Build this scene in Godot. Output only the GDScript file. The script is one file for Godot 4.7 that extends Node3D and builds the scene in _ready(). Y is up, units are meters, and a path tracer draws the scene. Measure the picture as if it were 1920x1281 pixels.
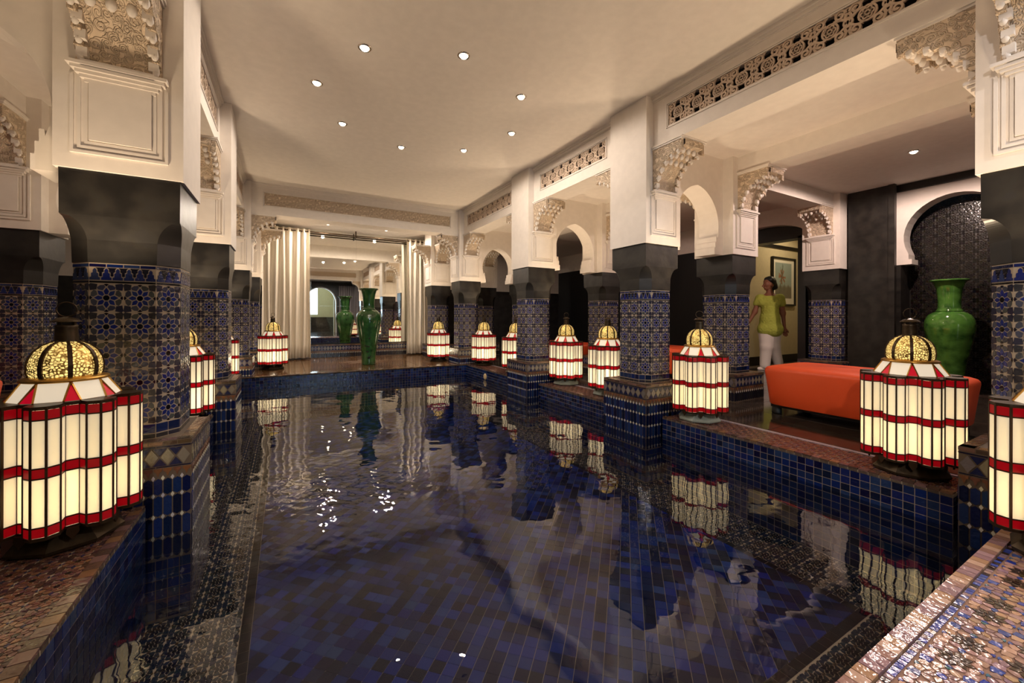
extends Node3D
# A tiled indoor pool hall with arcades, stained-glass lanterns and a mirror at its far end.
# Plan coordinates: X to the right, D away from the camera (world z = -D), Y up, deck at Y = 0.

const WATER := -0.167
const PX := [-0.65, 2.92]                     # the two pool-side pillar rows
const PD := [0.34, 2.676, 4.607, 6.95]        # where the pillars of a row stand
const Y_BLOCK := 1.493
const Y_BEAM := 2.32
const Y_CEIL := 2.756
const Y_AISLE := 2.48
const Y_END := 2.62

var M := {}
var used := {}
var rng := RandomNumberGenerator.new()
var shared := {}


class MB:
	# collects triangles; corners are given counter-clockwise as seen from outside
	var v := PackedVector3Array()
	var n := PackedVector3Array()
	var c := PackedColorArray()
	var col := Color.WHITE

	func tri(a: Vector3, b: Vector3, d: Vector3) -> void:
		var m := (b - a).cross(d - a).normalized()
		v.append(a); v.append(d); v.append(b)
		for i in 3:
			n.append(m); c.append(col)

	func trin(a: Vector3, b: Vector3, d: Vector3, na: Vector3, nb: Vector3, nd: Vector3) -> void:
		v.append(a); v.append(d); v.append(b)
		n.append(na); n.append(nd); n.append(nb)
		for i in 3:
			c.append(col)

	func quad(a: Vector3, b: Vector3, d: Vector3, e: Vector3) -> void:
		tri(a, b, d)
		tri(a, d, e)

	func box(lo: Vector3, hi: Vector3) -> void:
		var p := [Vector3(lo.x, lo.y, lo.z), Vector3(hi.x, lo.y, lo.z), Vector3(hi.x, hi.y, lo.z), Vector3(lo.x, hi.y, lo.z),
			Vector3(lo.x, lo.y, hi.z), Vector3(hi.x, lo.y, hi.z), Vector3(hi.x, hi.y, hi.z), Vector3(lo.x, hi.y, hi.z)]
		quad(p[4], p[5], p[6], p[7]); quad(p[1], p[0], p[3], p[2])
		quad(p[5], p[1], p[2], p[6]); quad(p[0], p[4], p[7], p[3])
		quad(p[7], p[6], p[2], p[3]); quad(p[0], p[1], p[5], p[4])

	func slab(lo: Vector3, hi: Vector3, b: float) -> void:
		# a box whose top edges are chamfered by b
		var t := hi.y
		var s := hi.y - b
		var o := [Vector3(lo.x, lo.y, hi.z), Vector3(hi.x, lo.y, hi.z), Vector3(hi.x, lo.y, lo.z), Vector3(lo.x, lo.y, lo.z)]
		var u := []
		var w := []
		for i in 4:
			u.append(Vector3(o[i].x, s, o[i].z))
			w.append(Vector3(o[i].x + (b if o[i].x == lo.x else -b), t, o[i].z + (b if o[i].z == lo.z else -b)))
		for i in 4:
			var j := (i + 1) % 4
			quad(o[i], o[j], u[j], u[i])
			quad(u[i], u[j], w[j], w[i])
		quad(w[0], w[1], w[2], w[3])

	func bar(a: Vector3, b: Vector3, up: Vector3, w: float, h: float) -> void:
		# a rectangular bar from a to b
		var d := (b - a).normalized()
		var s := d.cross(up).normalized() * w / 2.0
		var t := s.cross(d).normalized() * h / 2.0
		var q := [-s - t, s - t, s + t, -s + t]
		for i in 4:
			var j := (i + 1) % 4
			quad(a + q[i], a + q[j], b + q[j], b + q[i])
		quad(a + q[3], a + q[2], a + q[1], a + q[0])
		quad(b + q[0], b + q[1], b + q[2], b + q[3])

	func prism(pts: PackedVector2Array, o: Vector3, ux: Vector3, uy: Vector3, h0: float, h1: float, back := false) -> void:
		# a counter-clockwise outline in the plane (ux, uy), raised from h0 to h1 along ux x uy
		var un := ux.cross(uy).normalized()
		var big := PackedVector2Array()                # scaled up: the triangulation drops very small outlines
		for p in pts:
			big.append((p - pts[0]) * 1000.0)
		var idx := Geometry2D.triangulate_polygon(big)
		var top := []
		var low := []
		for p in pts:
			var q := o + ux * p.x + uy * p.y
			top.append(q + un * h1)
			low.append(q + un * h0)
		for i in range(0, idx.size(), 3):
			var a := idx[i]
			var b := idx[i + 1]
			var d := idx[i + 2]
			if (pts[b] - pts[a]).cross(pts[d] - pts[a]) < 0.0:
				var e := b
				b = d
				d = e
			tri(top[a], top[b], top[d])
			if back:
				tri(low[a], low[d], low[b])
		for i in pts.size():
			var j := (i + 1) % pts.size()
			quad(low[i], low[j], top[j], top[i])

	func lathe(prof: Array, segs: int, o := Vector3.ZERO, a0 := 0.0, a1 := TAU) -> void:
		# profile of Vector2(r, y) from the bottom up
		var nn := []
		for i in prof.size():
			var t: Vector2 = prof[mini(i + 1, prof.size() - 1)] - prof[maxi(i - 1, 0)]
			nn.append(Vector2(t.y, -t.x).normalized())
		for k in segs:
			var u := a0 + (a1 - a0) * k / segs
			var w := a0 + (a1 - a0) * (k + 1) / segs
			var du := Vector3(sin(u), 0, cos(u))
			var dw := Vector3(sin(w), 0, cos(w))
			for i in prof.size() - 1:
				var p: Vector2 = prof[i]
				var q: Vector2 = prof[i + 1]
				var a := o + du * p.x + Vector3(0, p.y, 0)
				var b := o + dw * p.x + Vector3(0, p.y, 0)
				var d := o + dw * q.x + Vector3(0, q.y, 0)
				var e := o + du * q.x + Vector3(0, q.y, 0)
				var na: Vector3 = du * nn[i].x + Vector3(0, nn[i].y, 0)
				var nb: Vector3 = dw * nn[i].x + Vector3(0, nn[i].y, 0)
				var nd: Vector3 = dw * nn[i + 1].x + Vector3(0, nn[i + 1].y, 0)
				var ne: Vector3 = du * nn[i + 1].x + Vector3(0, nn[i + 1].y, 0)
				if p.x > 1e-5:
					trin(a, b, d, na, nb, nd)
				if q.x > 1e-5:
					trin(a, d, e, na, nd, ne)

	func tube(path: Array, r: float, segs: int, closed := false) -> void:
		var rings := []
		var m := path.size()
		for i in m:
			var t: Vector3 = (path[(i + 1) % m] - path[(i - 1 + m) % m]) if closed else (path[mini(i + 1, m - 1)] - path[maxi(i - 1, 0)])
			t = t.normalized()
			var s := t.cross(Vector3.UP if absf(t.y) < 0.95 else Vector3.RIGHT).normalized()
			var u := s.cross(t)
			var ring := []
			for k in segs:
				var a := TAU * k / segs
				ring.append(s * cos(a) + u * sin(a))
			rings.append(ring)
		for i in (m if closed else m - 1):
			var j := (i + 1) % m
			for k in segs:
				var l := (k + 1) % segs
				var A: Vector3 = rings[i][k]
				var B: Vector3 = rings[i][l]
				var C: Vector3 = rings[j][l]
				var E: Vector3 = rings[j][k]
				trin(path[i] + A * r, path[j] + C * r, path[i] + B * r, A, C, B)
				trin(path[i] + A * r, path[j] + E * r, path[j] + C * r, A, E, C)

	func ball(o: Vector3, r: Vector3, segs := 8, rows := 5) -> void:
		for i in rows:
			for k in segs:
				var q := []
				for e in [[i, k], [i, k + 1], [i + 1, k + 1], [i + 1, k]]:
					var la: float = -PI / 2 + PI * e[0] / rows
					var lo: float = TAU * e[1] / segs
					q.append(Vector3(cos(la) * sin(lo), sin(la), cos(la) * cos(lo)))
				var p := q.map(func(x): return o + x * r)
				if i > 0:
					trin(p[0], p[1], p[2], q[0], q[1], q[2])
				if i < rows - 1:
					trin(p[0], p[2], p[3], q[0], q[2], q[3])
				elif i == rows - 1:
					trin(p[0], p[1], p[2], q[0], q[1], q[2])

	func done(m: Material) -> ArrayMesh:
		var am := ArrayMesh.new()
		var a := []
		a.resize(Mesh.ARRAY_MAX)
		a[Mesh.ARRAY_VERTEX] = v
		a[Mesh.ARRAY_NORMAL] = n
		a[Mesh.ARRAY_COLOR] = c
		am.add_surface_from_arrays(Mesh.PRIMITIVE_TRIANGLES, a)
		am.surface_set_material(0, m)
		return am


# ------------------------------------------------------------------ helpers
func P(x: float, y: float, d: float) -> Vector3:
	return Vector3(x, y, -d)


func dbox(mb: MB, x0: float, x1: float, y0: float, y1: float, d0: float, d1: float) -> void:
	mb.box(Vector3(x0, y0, -d1), Vector3(x1, y1, -d0))


func numbered(called: String) -> String:
	used[called] = used.get(called, -1) + 1
	return called if used[called] == 0 else "%s_%03d" % [called, used[called]]


func put(mesh: Mesh, called: String, parent: Node = self, at := Transform3D()) -> MeshInstance3D:
	var o := MeshInstance3D.new()
	o.mesh = mesh
	o.transform = at
	o.name = numbered(called) if parent == self else called
	parent.add_child(o, true)
	return o


func tag(o: Node, label: String, category: String, group := "") -> void:
	o.set_meta("label", label)
	o.set_meta("category", category)
	if group:
		o.set_meta("group", group)


func thing(called: String, label: String, category: String, at := Vector3.ZERO, group := "") -> Node3D:
	var o := Node3D.new()
	o.name = numbered(called)
	add_child(o)
	o.position = at
	tag(o, label, category, group)
	return o


func setting(called: String, label: String) -> Node3D:
	var o := Node3D.new()
	o.name = called
	add_child(o)
	o.set_meta("kind", "structure")
	o.set_meta("label", label)
	return o


func stuff(o: Node) -> void:
	o.set_meta("kind", "stuff")


func pol(r: float, deg: float) -> Vector2:
	return Vector2(r * cos(deg_to_rad(deg)), r * sin(deg_to_rad(deg)))


# ------------------------------------------------------------------ materials
func noise_tex(freq: float, ramp: Array, size := 512, oct := 4, kind := FastNoiseLite.TYPE_SIMPLEX_SMOOTH, sd := 1) -> NoiseTexture2D:
	var f := FastNoiseLite.new()
	f.seed = sd
	f.noise_type = kind
	f.frequency = freq
	f.fractal_octaves = oct
	if kind == FastNoiseLite.TYPE_CELLULAR:
		f.cellular_return_type = FastNoiseLite.RETURN_DISTANCE2_SUB
		f.fractal_type = FastNoiseLite.FRACTAL_NONE
	var t := NoiseTexture2D.new()
	t.width = size
	t.height = size
	t.seamless = true
	t.noise = f
	if ramp:
		var g := Gradient.new()
		g.offsets = PackedFloat32Array(ramp[0])
		g.colors = PackedColorArray(ramp[1])
		t.color_ramp = g
	return t


func std(col: Color, rough: float, metal := 0.0) -> StandardMaterial3D:
	var m := StandardMaterial3D.new()
	m.albedo_color = col
	m.roughness = rough
	m.metallic = metal
	return m


func lin(r: float, g: float, b: float) -> Color:
	return Color(r, g, b).linear_to_srgb()


func tri_map(m: StandardMaterial3D, s: float) -> StandardMaterial3D:
	m.uv1_triplanar = true
	m.uv1_world_triplanar = true
	m.uv1_scale = Vector3.ONE * s
	return m


func arabesque() -> ImageTexture:
	# a carved scroll pattern as a height map: spirals, leaves and stems
	var S := 512
	var im := Image.create(S, S, false, Image.FORMAT_L8)
	im.fill(Color(0.22, 0.22, 0.22))
	var stroke := func(pts: Array, w: float) -> void:
		for p in pts:
			for dy in range(-int(w) - 1, int(w) + 2):
				for dx in range(-int(w) - 1, int(w) + 2):
					var d := Vector2(dx, dy).length() / w
					if d < 1.0:
						var x := posmod(int(p.x) + dx, S)
						var y := posmod(int(p.y) + dy, S)
						var h := 0.35 + 0.65 * sqrt(1.0 - d * d)
						if h > im.get_pixel(x, y).r:
							im.set_pixel(x, y, Color(h, h, h))
	var own := RandomNumberGenerator.new()
	own.seed = 77
	var spots := []
	for tries in 900:
		var c := Vector2(own.randf() * S, own.randf() * S)
		var r := own.randf_range(26.0, 50.0)
		var free := true
		for e in spots:
			var dd: Vector2 = (e[0] - c).abs()
			dd = Vector2(minf(dd.x, S - dd.x), minf(dd.y, S - dd.y))
			if dd.length() < (e[1] + r) * 0.93:
				free = false
				break
		if not free:
			continue
		spots.append([c, r])
		var a0 := own.randf() * TAU
		var sgn := 1.0 if own.randf() < 0.5 else -1.0
		var pts := []
		for i in 64:                          # a scroll that winds inwards
			var u := i / 63.0
			pts.append(c + Vector2.from_angle(a0 + sgn * u * 10.5) * r * (0.95 - 0.8 * u))
		stroke.call(pts, 6.5)
		for k in 3:                           # leaves leaving the scroll
			pts = []
			var b0 := a0 + k * 2.1
			for i in 12:
				var u := i / 11.0
				pts.append(c + Vector2.from_angle(b0 - sgn * 0.7 * u) * r * (0.95 + 0.42 * u))
			stroke.call(pts, 6.0)
	return ImageTexture.create_from_image(im)


func make_materials() -> void:
	var grain := noise_tex(0.02, [[0.0, 1.0], [Color(0.965, 0.965, 0.965), Color(1, 1, 1)]], 512, 5)
	var fine := noise_tex(0.05, [], 512, 5)
	M.plaster = tri_map(std(Color(0.925, 0.895, 0.86), 0.75), 0.9)
	M.plaster.albedo_texture = grain
	M.plaster.heightmap_enabled = true
	M.plaster.heightmap_texture = fine
	M.plaster.heightmap_scale = 0.012
	M.carved = tri_map(std(Color(0.88, 0.80, 0.70), 0.75), 3.8)
	M.carved.heightmap_enabled = true
	M.carved.heightmap_texture = arabesque()
	M.carved.heightmap_scale = 1.6
	M.grille = std(Color(0.80, 0.72, 0.64), 0.75)
	M.frieze_shade = std(Color(0.13, 0.10, 0.08), 0.9)  # dark brown stands for the deep shade behind the pierced scrolls
	# dark polished lime plaster with cloudy patches
	var cloud := noise_tex(0.008, [[0.0, 0.45, 1.0], [Color(0.5, 0.5, 0.5), Color(0.85, 0.84, 0.82), Color(1.25, 1.2, 1.1)]], 512, 5)
	M.lime = tri_map(std(Color(0.15, 0.143, 0.137), 0.40), 1.3)
	M.lime.albedo_texture = cloud
	M.lime.heightmap_enabled = true
	M.lime.heightmap_texture = noise_tex(0.012, [], 512, 4)
	M.lime.heightmap_scale = 0.1
	M.grout = std(Color(0.66, 0.60, 0.52), 0.8)
	M.grout_dark = std(Color(0.36, 0.31, 0.26), 0.8)
	M.near_grout = std(Color(0.60, 0.47, 0.40), 0.7)
	M.glaze = std(Color.WHITE, 0.14)
	M.glaze.vertex_color_use_as_albedo = true
	M.glaze.heightmap_enabled = true
	M.glaze.heightmap_texture = noise_tex(0.02, [], 512, 3)
	M.glaze.heightmap_scale = 0.12
	tri_map(M.glaze, 3.0)
	M.floor_tile = std(Color.WHITE, 0.2)
	M.floor_tile.vertex_color_use_as_albedo = true
	M.floor_tile.heightmap_enabled = true
	M.floor_tile.heightmap_texture = noise_tex(0.03, [], 512, 3)
	M.floor_tile.heightmap_scale = 0.15
	tri_map(M.floor_tile, 2.0)
	M.wet_tile = std(Color.WHITE, 0.45)
	M.wet_tile.vertex_color_use_as_albedo = true
	M.wet_tile.metallic_specular = 0.1
	M.basin = std(Color(0.72, 0.66, 0.57), 0.9)
	M.slab = tri_map(std(Color(0.23, 0.205, 0.19), 0.13), 1.1)
	M.slab.albedo_texture = noise_tex(0.015, [[0.0, 0.5, 1.0], [Color(0.7, 0.68, 0.66), Color(0.95, 0.92, 0.9), Color(1.2, 1.1, 1.0)]], 512, 5)
	M.slab.roughness_texture = noise_tex(0.02, [[0.0, 1.0], [Color(0.7, 0.7, 0.7), Color(1, 1, 1)]], 512, 4)
	M.slab.roughness = 0.11
	M.brown_slab = M.slab.duplicate()
	M.brown_slab.albedo_color = Color(0.44, 0.33, 0.22)
	M.brown_slab.roughness = 0.14
	M.strip = std(Color(0.62, 0.58, 0.62), 0.2)  # real edging strip; its pale lilac holds a reflected glint
	M.water = std(Color(0.03, 0.05, 0.10, 0.34), 0.0)
	M.water.transparency = BaseMaterial3D.TRANSPARENCY_ALPHA
	M.water.metallic_specular = 0.5
	M.mirror = std(Color(0.92, 0.92, 0.90), 0.01, 1.0)
	M.brass = std(Color(0.72, 0.55, 0.28), 0.35, 1.0)
	M.came = std(Color(0.26, 0.19, 0.12), 0.45, 0.7)
	M.bronze = tri_map(std(Color(0.33, 0.27, 0.19), 0.4, 0.7), 4.0)
	M.bronze.albedo_texture = noise_tex(0.03, [[0.0, 1.0], [Color(0.6, 0.6, 0.6), Color(1, 1, 1)]], 256, 4)
	M.cast_glass = std(Color(0.62, 0.66, 0.62), 0.25)
	var milk := func(col: Color, glow: Color, e: float) -> StandardMaterial3D:
		var m := std(col, 0.3)
		m.emission_enabled = true
		m.emission = glow
		m.emission_energy_multiplier = e
		m.backlight_enabled = true
		m.backlight = col
		return m
	M.pane_white = milk.call(Color(0.93, 0.90, 0.80), Color(1.0, 0.955, 0.87), 0.30)
	M.pane_red = milk.call(Color(0.50, 0.015, 0.05), Color(0.80, 0.02, 0.10), 0.2)
	M.pane_top = milk.call(Color(0.95, 0.92, 0.84), Color(1.0, 0.94, 0.84), 0.75)
	M.pane_top_red = milk.call(Color(0.72, 0.02, 0.10), Color(0.90, 0.03, 0.20), 0.4)
	M.dome = std(Color(0.74, 0.60, 0.32), 0.4, 0.8)
	M.dome.emission_enabled = true
	M.dome.emission_operator = BaseMaterial3D.EMISSION_OP_MULTIPLY
	M.dome.emission = Color(1.0, 0.90, 0.64)
	M.dome.emission_energy_multiplier = 1.3
	M.dome.emission_texture = noise_tex(0.042, [[0.0, 0.22, 0.34, 1.0], [Color(0.02, 0.012, 0.0), Color(0.05, 0.03, 0.0), Color(1, 0.95, 0.8), Color(1, 0.95, 0.8)]], 512, 1, FastNoiseLite.TYPE_CELLULAR, 7)
	M.dome.uv1_triplanar = true
	M.dome.uv1_scale = Vector3.ONE * 4.5
	M.bulb = std(Color(1, 0.97, 0.9), 0.4)
	M.bulb.emission_enabled = true
	M.bulb.emission = Color(1.0, 0.93, 0.82)
	M.bulb.emission_energy_multiplier = 6.0
	M.chrome = std(Color(0.75, 0.72, 0.68), 0.2, 1.0)
	M.cloth = tri_map(std(Color(0.91, 0.87, 0.80), 0.9), 6.0)
	M.cloth.heightmap_enabled = true
	M.cloth.heightmap_texture = noise_tex(0.1, [], 256, 3)
	M.cloth.heightmap_scale = 0.05
	M.cloth_grey = std(Color(0.55, 0.52, 0.52), 0.9)
	M.rod = std(Color(0.25, 0.19, 0.13), 0.35, 0.8)
	M.leather = tri_map(std(Color(0.90, 0.33, 0.15), 0.42), 5.0)
	M.leather.heightmap_enabled = true
	M.leather.heightmap_texture = noise_tex(0.08, [], 256, 4, FastNoiseLite.TYPE_CELLULAR)
	M.leather.heightmap_scale = 0.03
	M.castor = std(Color(0.03, 0.03, 0.03), 0.5)
	M.green = tri_map(std(Color(0.20, 0.37, 0.22), 0.1), 1.6)
	M.green.albedo_texture = noise_tex(0.01, [[0.0, 0.35, 0.7, 1.0], [Color(0.35, 0.5, 0.45), Color(0.75, 0.8, 0.7), Color(1, 1, 0.9), Color(1.15, 1.1, 0.8)]], 512, 5)
	M.green.clearcoat_enabled = true
	M.green.clearcoat = 0.6
	M.green.clearcoat_roughness = 0.05
	M.green_light = M.green.duplicate()
	M.green_light.albedo_color = Color(0.33, 0.52, 0.25)
	M.leaf_mark = std(Color(0.05, 0.07, 0.05), 0.3)
	M.black = std(Color(0.07, 0.065, 0.06), 0.35)
	M.cream = tri_map(std(Color(0.80, 0.75, 0.62), 0.8), 1.0)
	M.cream.albedo_texture = grain
	M.door_wood = tri_map(std(Color(0.16, 0.13, 0.11), 0.4), 2.0)
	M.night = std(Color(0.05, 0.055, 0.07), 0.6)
	M.daylight = std(Color(0.9, 0.95, 1.0), 0.5)
	M.daylight.emission_enabled = true
	M.daylight.emission = Color(0.86, 0.95, 1.0)
	M.daylight.emission_energy_multiplier = 2.5
	M.mat_board = std(Color(0.9, 0.88, 0.82), 0.8)
	M.pool_lamp = std(Color(0.80, 0.70, 0.52), 0.3)


# ------------------------------------------------------------------ glazed tile patterns
func ccw(p: PackedVector2Array) -> PackedVector2Array:
	var a := 0.0
	for i in p.size():
		a += p[i].cross(p[(i + 1) % p.size()])
	if a < 0.0:
		p.reverse()
	return p


func star_cell() -> Array:
	# one repeat of an eight-pointed star, as [outline, colour number], in a square of side 1 round the origin
	if shared.has("star_cell"):
		return shared.star_cell
	var out := []
	var oct := PackedVector2Array()
	for k in 8:
		oct.append(pol(0.10, 22.5 + 45 * k))
	out.append([oct, 0])
	for k in 8:
		var t := 45.0 * k
		out.append([ccw(PackedVector2Array([pol(0.125, t - 18), pol(0.25, t - 18.5), pol(0.36, t), pol(0.25, t + 18.5), pol(0.125, t + 18)])), 1])
		var f := t + 22.5
		out.append([ccw(PackedVector2Array([pol(0.275, f), pol(0.375, f - 18), pol(0.455, f - 15), pol(0.475, f), pol(0.455, f + 15), pol(0.375, f + 18)])), 2])
	for k in 4:
		var t := 90.0 * k
		out.append([ccw(PackedVector2Array([pol(0.395, t), pol(0.475, t - 9), pol(0.488, t), pol(0.475, t + 9)])), 3])
		var f := t + 45.0
		out.append([ccw(PackedVector2Array([pol(0.40, f), pol(0.535, f - 17), pol(0.68, f - 3), pol(0.68, f + 3), pol(0.535, f + 17)])), 4])
	for e in out:
		var mid := Vector2.ZERO
		for p in e[0]:
			mid += p / e[0].size()
		var q := PackedVector2Array()
		for p in e[0]:
			q.append(mid + (p - mid) * 0.955)
		e[0] = q
	shared.star_cell = out
	return out


func shade(c: Color, j: float) -> Color:
	var k := 1.0 + rng.randf_range(-j, j)
	return Color(c.r * k, c.g * k, c.b * (1.0 + rng.randf_range(-j, j) * 0.6), 1)


const WALL_PAL := [Color(0.004, 0.004, 0.008), Color(0.017, 0.028, 0.15), Color(0.058, 0.062, 0.082), Color(0.010, 0.008, 0.016), Color(0.030, 0.028, 0.045)]
const DECK_PAL := [Color(0.03, 0.02, 0.016), Color(0.06, 0.04, 0.03), Color(0.42, 0.24, 0.20), Color(0.05, 0.09, 0.34), Color(0.45, 0.27, 0.22)]
const DECK_PAL2 := [Color(0.05, 0.09, 0.36), Color(0.34, 0.20, 0.17), Color(0.38, 0.24, 0.20), Color(0.06, 0.16, 0.24), Color(0.045, 0.08, 0.32)]
const BAY_PAL := [Color(0.03, 0.02, 0.018), Color(0.15, 0.065, 0.05), Color(0.20, 0.10, 0.075), Color(0.045, 0.04, 0.09), Color(0.08, 0.042, 0.036)]
const BASIN_PAL := [Color(0.012, 0.012, 0.012), Color(0.008, 0.009, 0.012), Color(0.022, 0.032, 0.045), Color(0.07, 0.045, 0.022), Color(0.012, 0.02, 0.04)]


func cells(mb: MB, o: Vector3, ux: Vector3, uy: Vector3, cols: int, rows: int, sx: float, sy: float, pal: Array, h := 0.0016, pal2: Array = []) -> void:
	for r in rows:
		for q in cols:
			var mid := o + ux * ((q + 0.5) * sx) + uy * ((r + 0.5) * sy)
			var own: Array = pal2 if pal2 and (q + 2 * r) % 3 == 0 else pal
			for piece in star_cell():
				var pts := PackedVector2Array()
				for p in piece[0]:
					pts.append(Vector2(p.x * sx, p.y * sy))
				mb.col = shade(own[piece[1]], 0.3)
				mb.prism(pts, mid, ux, uy, -0.0005, h)


func piece_mesh(i: int, sx: float, sy: float, col: Color, variant: int, m: Material) -> ArrayMesh:
	var key := "piece%d_%.3f_%.3f_%s_%d" % [i, sx, sy, col.to_html(), variant]
	if not shared.has(key):
		var mb := MB.new()
		var pts := PackedVector2Array()
		for p in star_cell()[i][0]:
			pts.append(Vector2(p.x * sx, p.y * sy))
		mb.col = shade(col, 0.35)
		mb.prism(pts, Vector3.ZERO, Vector3.RIGHT, Vector3.UP, -0.0005, 0.0016)
		shared[key] = mb.done(m)
	return shared[key]


func cell_nodes(parent: Node, called: String, o: Vector3, ux: Vector3, uy: Vector3, q: int, r: int, sx: float, sy: float, pal: Array, m: Material) -> void:
	var b := Basis(ux, uy, ux.cross(uy))
	var mid := o + ux * ((q + 0.5) * sx) + uy * ((r + 0.5) * sy)
	for i in star_cell().size():
		put(piece_mesh(i, sx, sy, pal[star_cell()[i][1]], rng.randi() % 3, m), called, parent, Transform3D(b, mid))


func tile_row(mb: MB, o: Vector3, ux: Vector3, uy: Vector3, w: float, h: float, pw: float, ph: float, cols: Array, gap := 0.0035, depth := 0.0018) -> void:
	# a grid of rectangular tiles
	var nx := maxi(1, roundi(w / pw))
	var ny := maxi(1, roundi(h / ph))
	var un := ux.cross(uy)
	for j in ny:
		for i in nx:
			var a := o + ux * (w * i / nx + gap / 2) + uy * (h * j / ny + gap / 2)
			var dx := ux * (w / nx - gap)
			var dy := uy * (h / ny - gap)
			mb.col = shade(cols[rng.randi() % cols.size()], 0.35)
			var t := un * depth
			mb.quad(a + t, a + dx + t, a + dx + dy + t, a + dy + t)
			mb.quad(a, a + dx, a + dx + t, a + t)
			mb.quad(a + dx, a + dx + dy, a + dx + dy + t, a + dx + t)
			mb.quad(a + dx + dy, a + dy, a + dy + t, a + dx + dy + t)
			mb.quad(a + dy, a, a + t, a + dy + t)


const BLUES := [Color(0.006, 0.012, 0.055), Color(0.010, 0.022, 0.095), Color(0.005, 0.008, 0.035), Color(0.012, 0.028, 0.10)]
const CLAY := [Color(0.14, 0.075, 0.05), Color(0.10, 0.055, 0.04), Color(0.18, 0.10, 0.07), Color(0.07, 0.045, 0.035)]


func face_axes(k: int) -> Array:
	var a := k * PI / 4
	return [Vector3(cos(a), 0, -sin(a)), Vector3.UP, Vector3(sin(a), 0, cos(a))]


func merlons(mb: MB, o: Vector3, ux: Vector3, w: float, y0: float, h: float, n: int) -> void:
	# a row of stepped merlons with dark pieces between them
	var p := w / n
	for i in n:
		var cx := p * (i + 0.5)
		mb.col = shade(Color(0.02, 0.03, 0.12), 0.4)
		var s := PackedVector2Array()
		for q in [[-0.44, 0.02], [0.44, 0.02], [0.44, 0.22], [0.30, 0.26], [0.30, 0.55], [0.16, 0.6], [0.16, 0.82], [0.0, 0.96], [-0.16, 0.82], [-0.16, 0.6], [-0.30, 0.55], [-0.30, 0.26], [-0.44, 0.22]]:
			s.append(Vector2(cx + q[0] * p, y0 + q[1] * h))
		mb.prism(s, o, ux, Vector3.UP, -0.001, 0.003)
		if i < n - 1:
			mb.col = shade(Color(0.012, 0.012, 0.02), 0.4)
			s = PackedVector2Array()
			for q in [[0.5, 0.30], [0.62, 0.34], [0.62, 0.62], [0.76, 0.68], [0.76, 0.88], [0.92, 1.0], [0.08, 1.0], [0.24, 0.88], [0.24, 0.68], [0.38, 0.62], [0.38, 0.34]]:
				s.append(Vector2(cx + q[0] * p, y0 + q[1] * h))
			mb.prism(s, o, ux, Vector3.UP, -0.001, 0.003)


func shaft_mesh(skip: int) -> ArrayMesh:
	# the tiled octagonal shaft between plinth and capital; the star field of face «skip» is left for single tiles
	var key := "shaft%d" % skip
	if shared.has(key):
		return shared[key]
	rng.seed = 11
	var mb := MB.new()
	for k in 8:
		var ax := face_axes(k)
		var w := 0.23 if k % 2 == 0 else 0.106
		var dist := 0.19 if k % 2 == 0 else 0.2157
		var o: Vector3 = ax[2] * dist - ax[0] * w / 2
		tile_row(mb, o + Vector3(0, 0.272, 0), ax[0], ax[1], w, 0.022, 0.06, 0.022, [Color(0.02, 0.02, 0.03)])
		tile_row(mb, o + Vector3(0, 0.296, 0), ax[0], ax[1], w, 0.044, 0.05, 0.044, BLUES)
		if k != skip:
			cells(mb, o + Vector3(0, 0.342, 0), ax[0], ax[1], 2 if k % 2 == 0 else 1, 5, w / (2 if k % 2 == 0 else 1), 0.1308, WALL_PAL)
		tile_row(mb, o + Vector3(0, 0.997, 0), ax[0], ax[1], w, 0.011, 0.2, 0.011, [Color(0.004, 0.004, 0.006)])
		merlons(mb, o, ax[0], w, 1.010, 0.056, 6 if k % 2 == 0 else 3)
		tile_row(mb, o + Vector3(0, 1.068, 0), ax[0], ax[1], w, 0.016, 0.058, 0.016, BLUES)
	shared[key] = mb.done(M.glaze)
	return shared[key]


func ring8(a: float, c: float, y: float) -> Array:
	var b := a - c
	return [Vector3(b, y, a), Vector3(a, y, b), Vector3(a, y, -b), Vector3(b, y, -a), Vector3(-b, y, -a), Vector3(-a, y, -b), Vector3(-a, y, b), Vector3(-b, y, a)]


func loft(mb: MB, rings: Array) -> void:
	for r in rings.size() - 1:
		for i in 8:
			var j := (i + 1) % 8
			mb.quad(rings[r][i], rings[r][j], rings[r + 1][j], rings[r + 1][i])
	var t: Array = rings[-1]
	for i in range(1, 7):
		mb.tri(t[0], t[i], t[i + 1])


func capital_mesh() -> ArrayMesh:
	if not shared.has("capital"):
		var mb := MB.new()
		var rings := [ring8(0.188, 0.074, 1.086), ring8(0.193, 0.075, 1.09), ring8(0.195, 0.075, 1.19)]
		for i in range(1, 13):
			var u := i / 12.0
			rings.append(ring8(0.195 + 0.01 * u, 0.075 * sqrt(maxf(0.0, 1.0 - u * u)), 1.19 + 0.105 * u))
		rings.append(ring8(0.206, 0.0, Y_BLOCK + 0.002))
		loft(mb, rings)
		shared.capital = mb.done(M.lime)
		var core := MB.new()
		loft(core, [ring8(0.1897, 0.0749, 0.26), ring8(0.1897, 0.0749, 1.09)])
		shared.core = core.done(M.grout)
	return shared.capital


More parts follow.
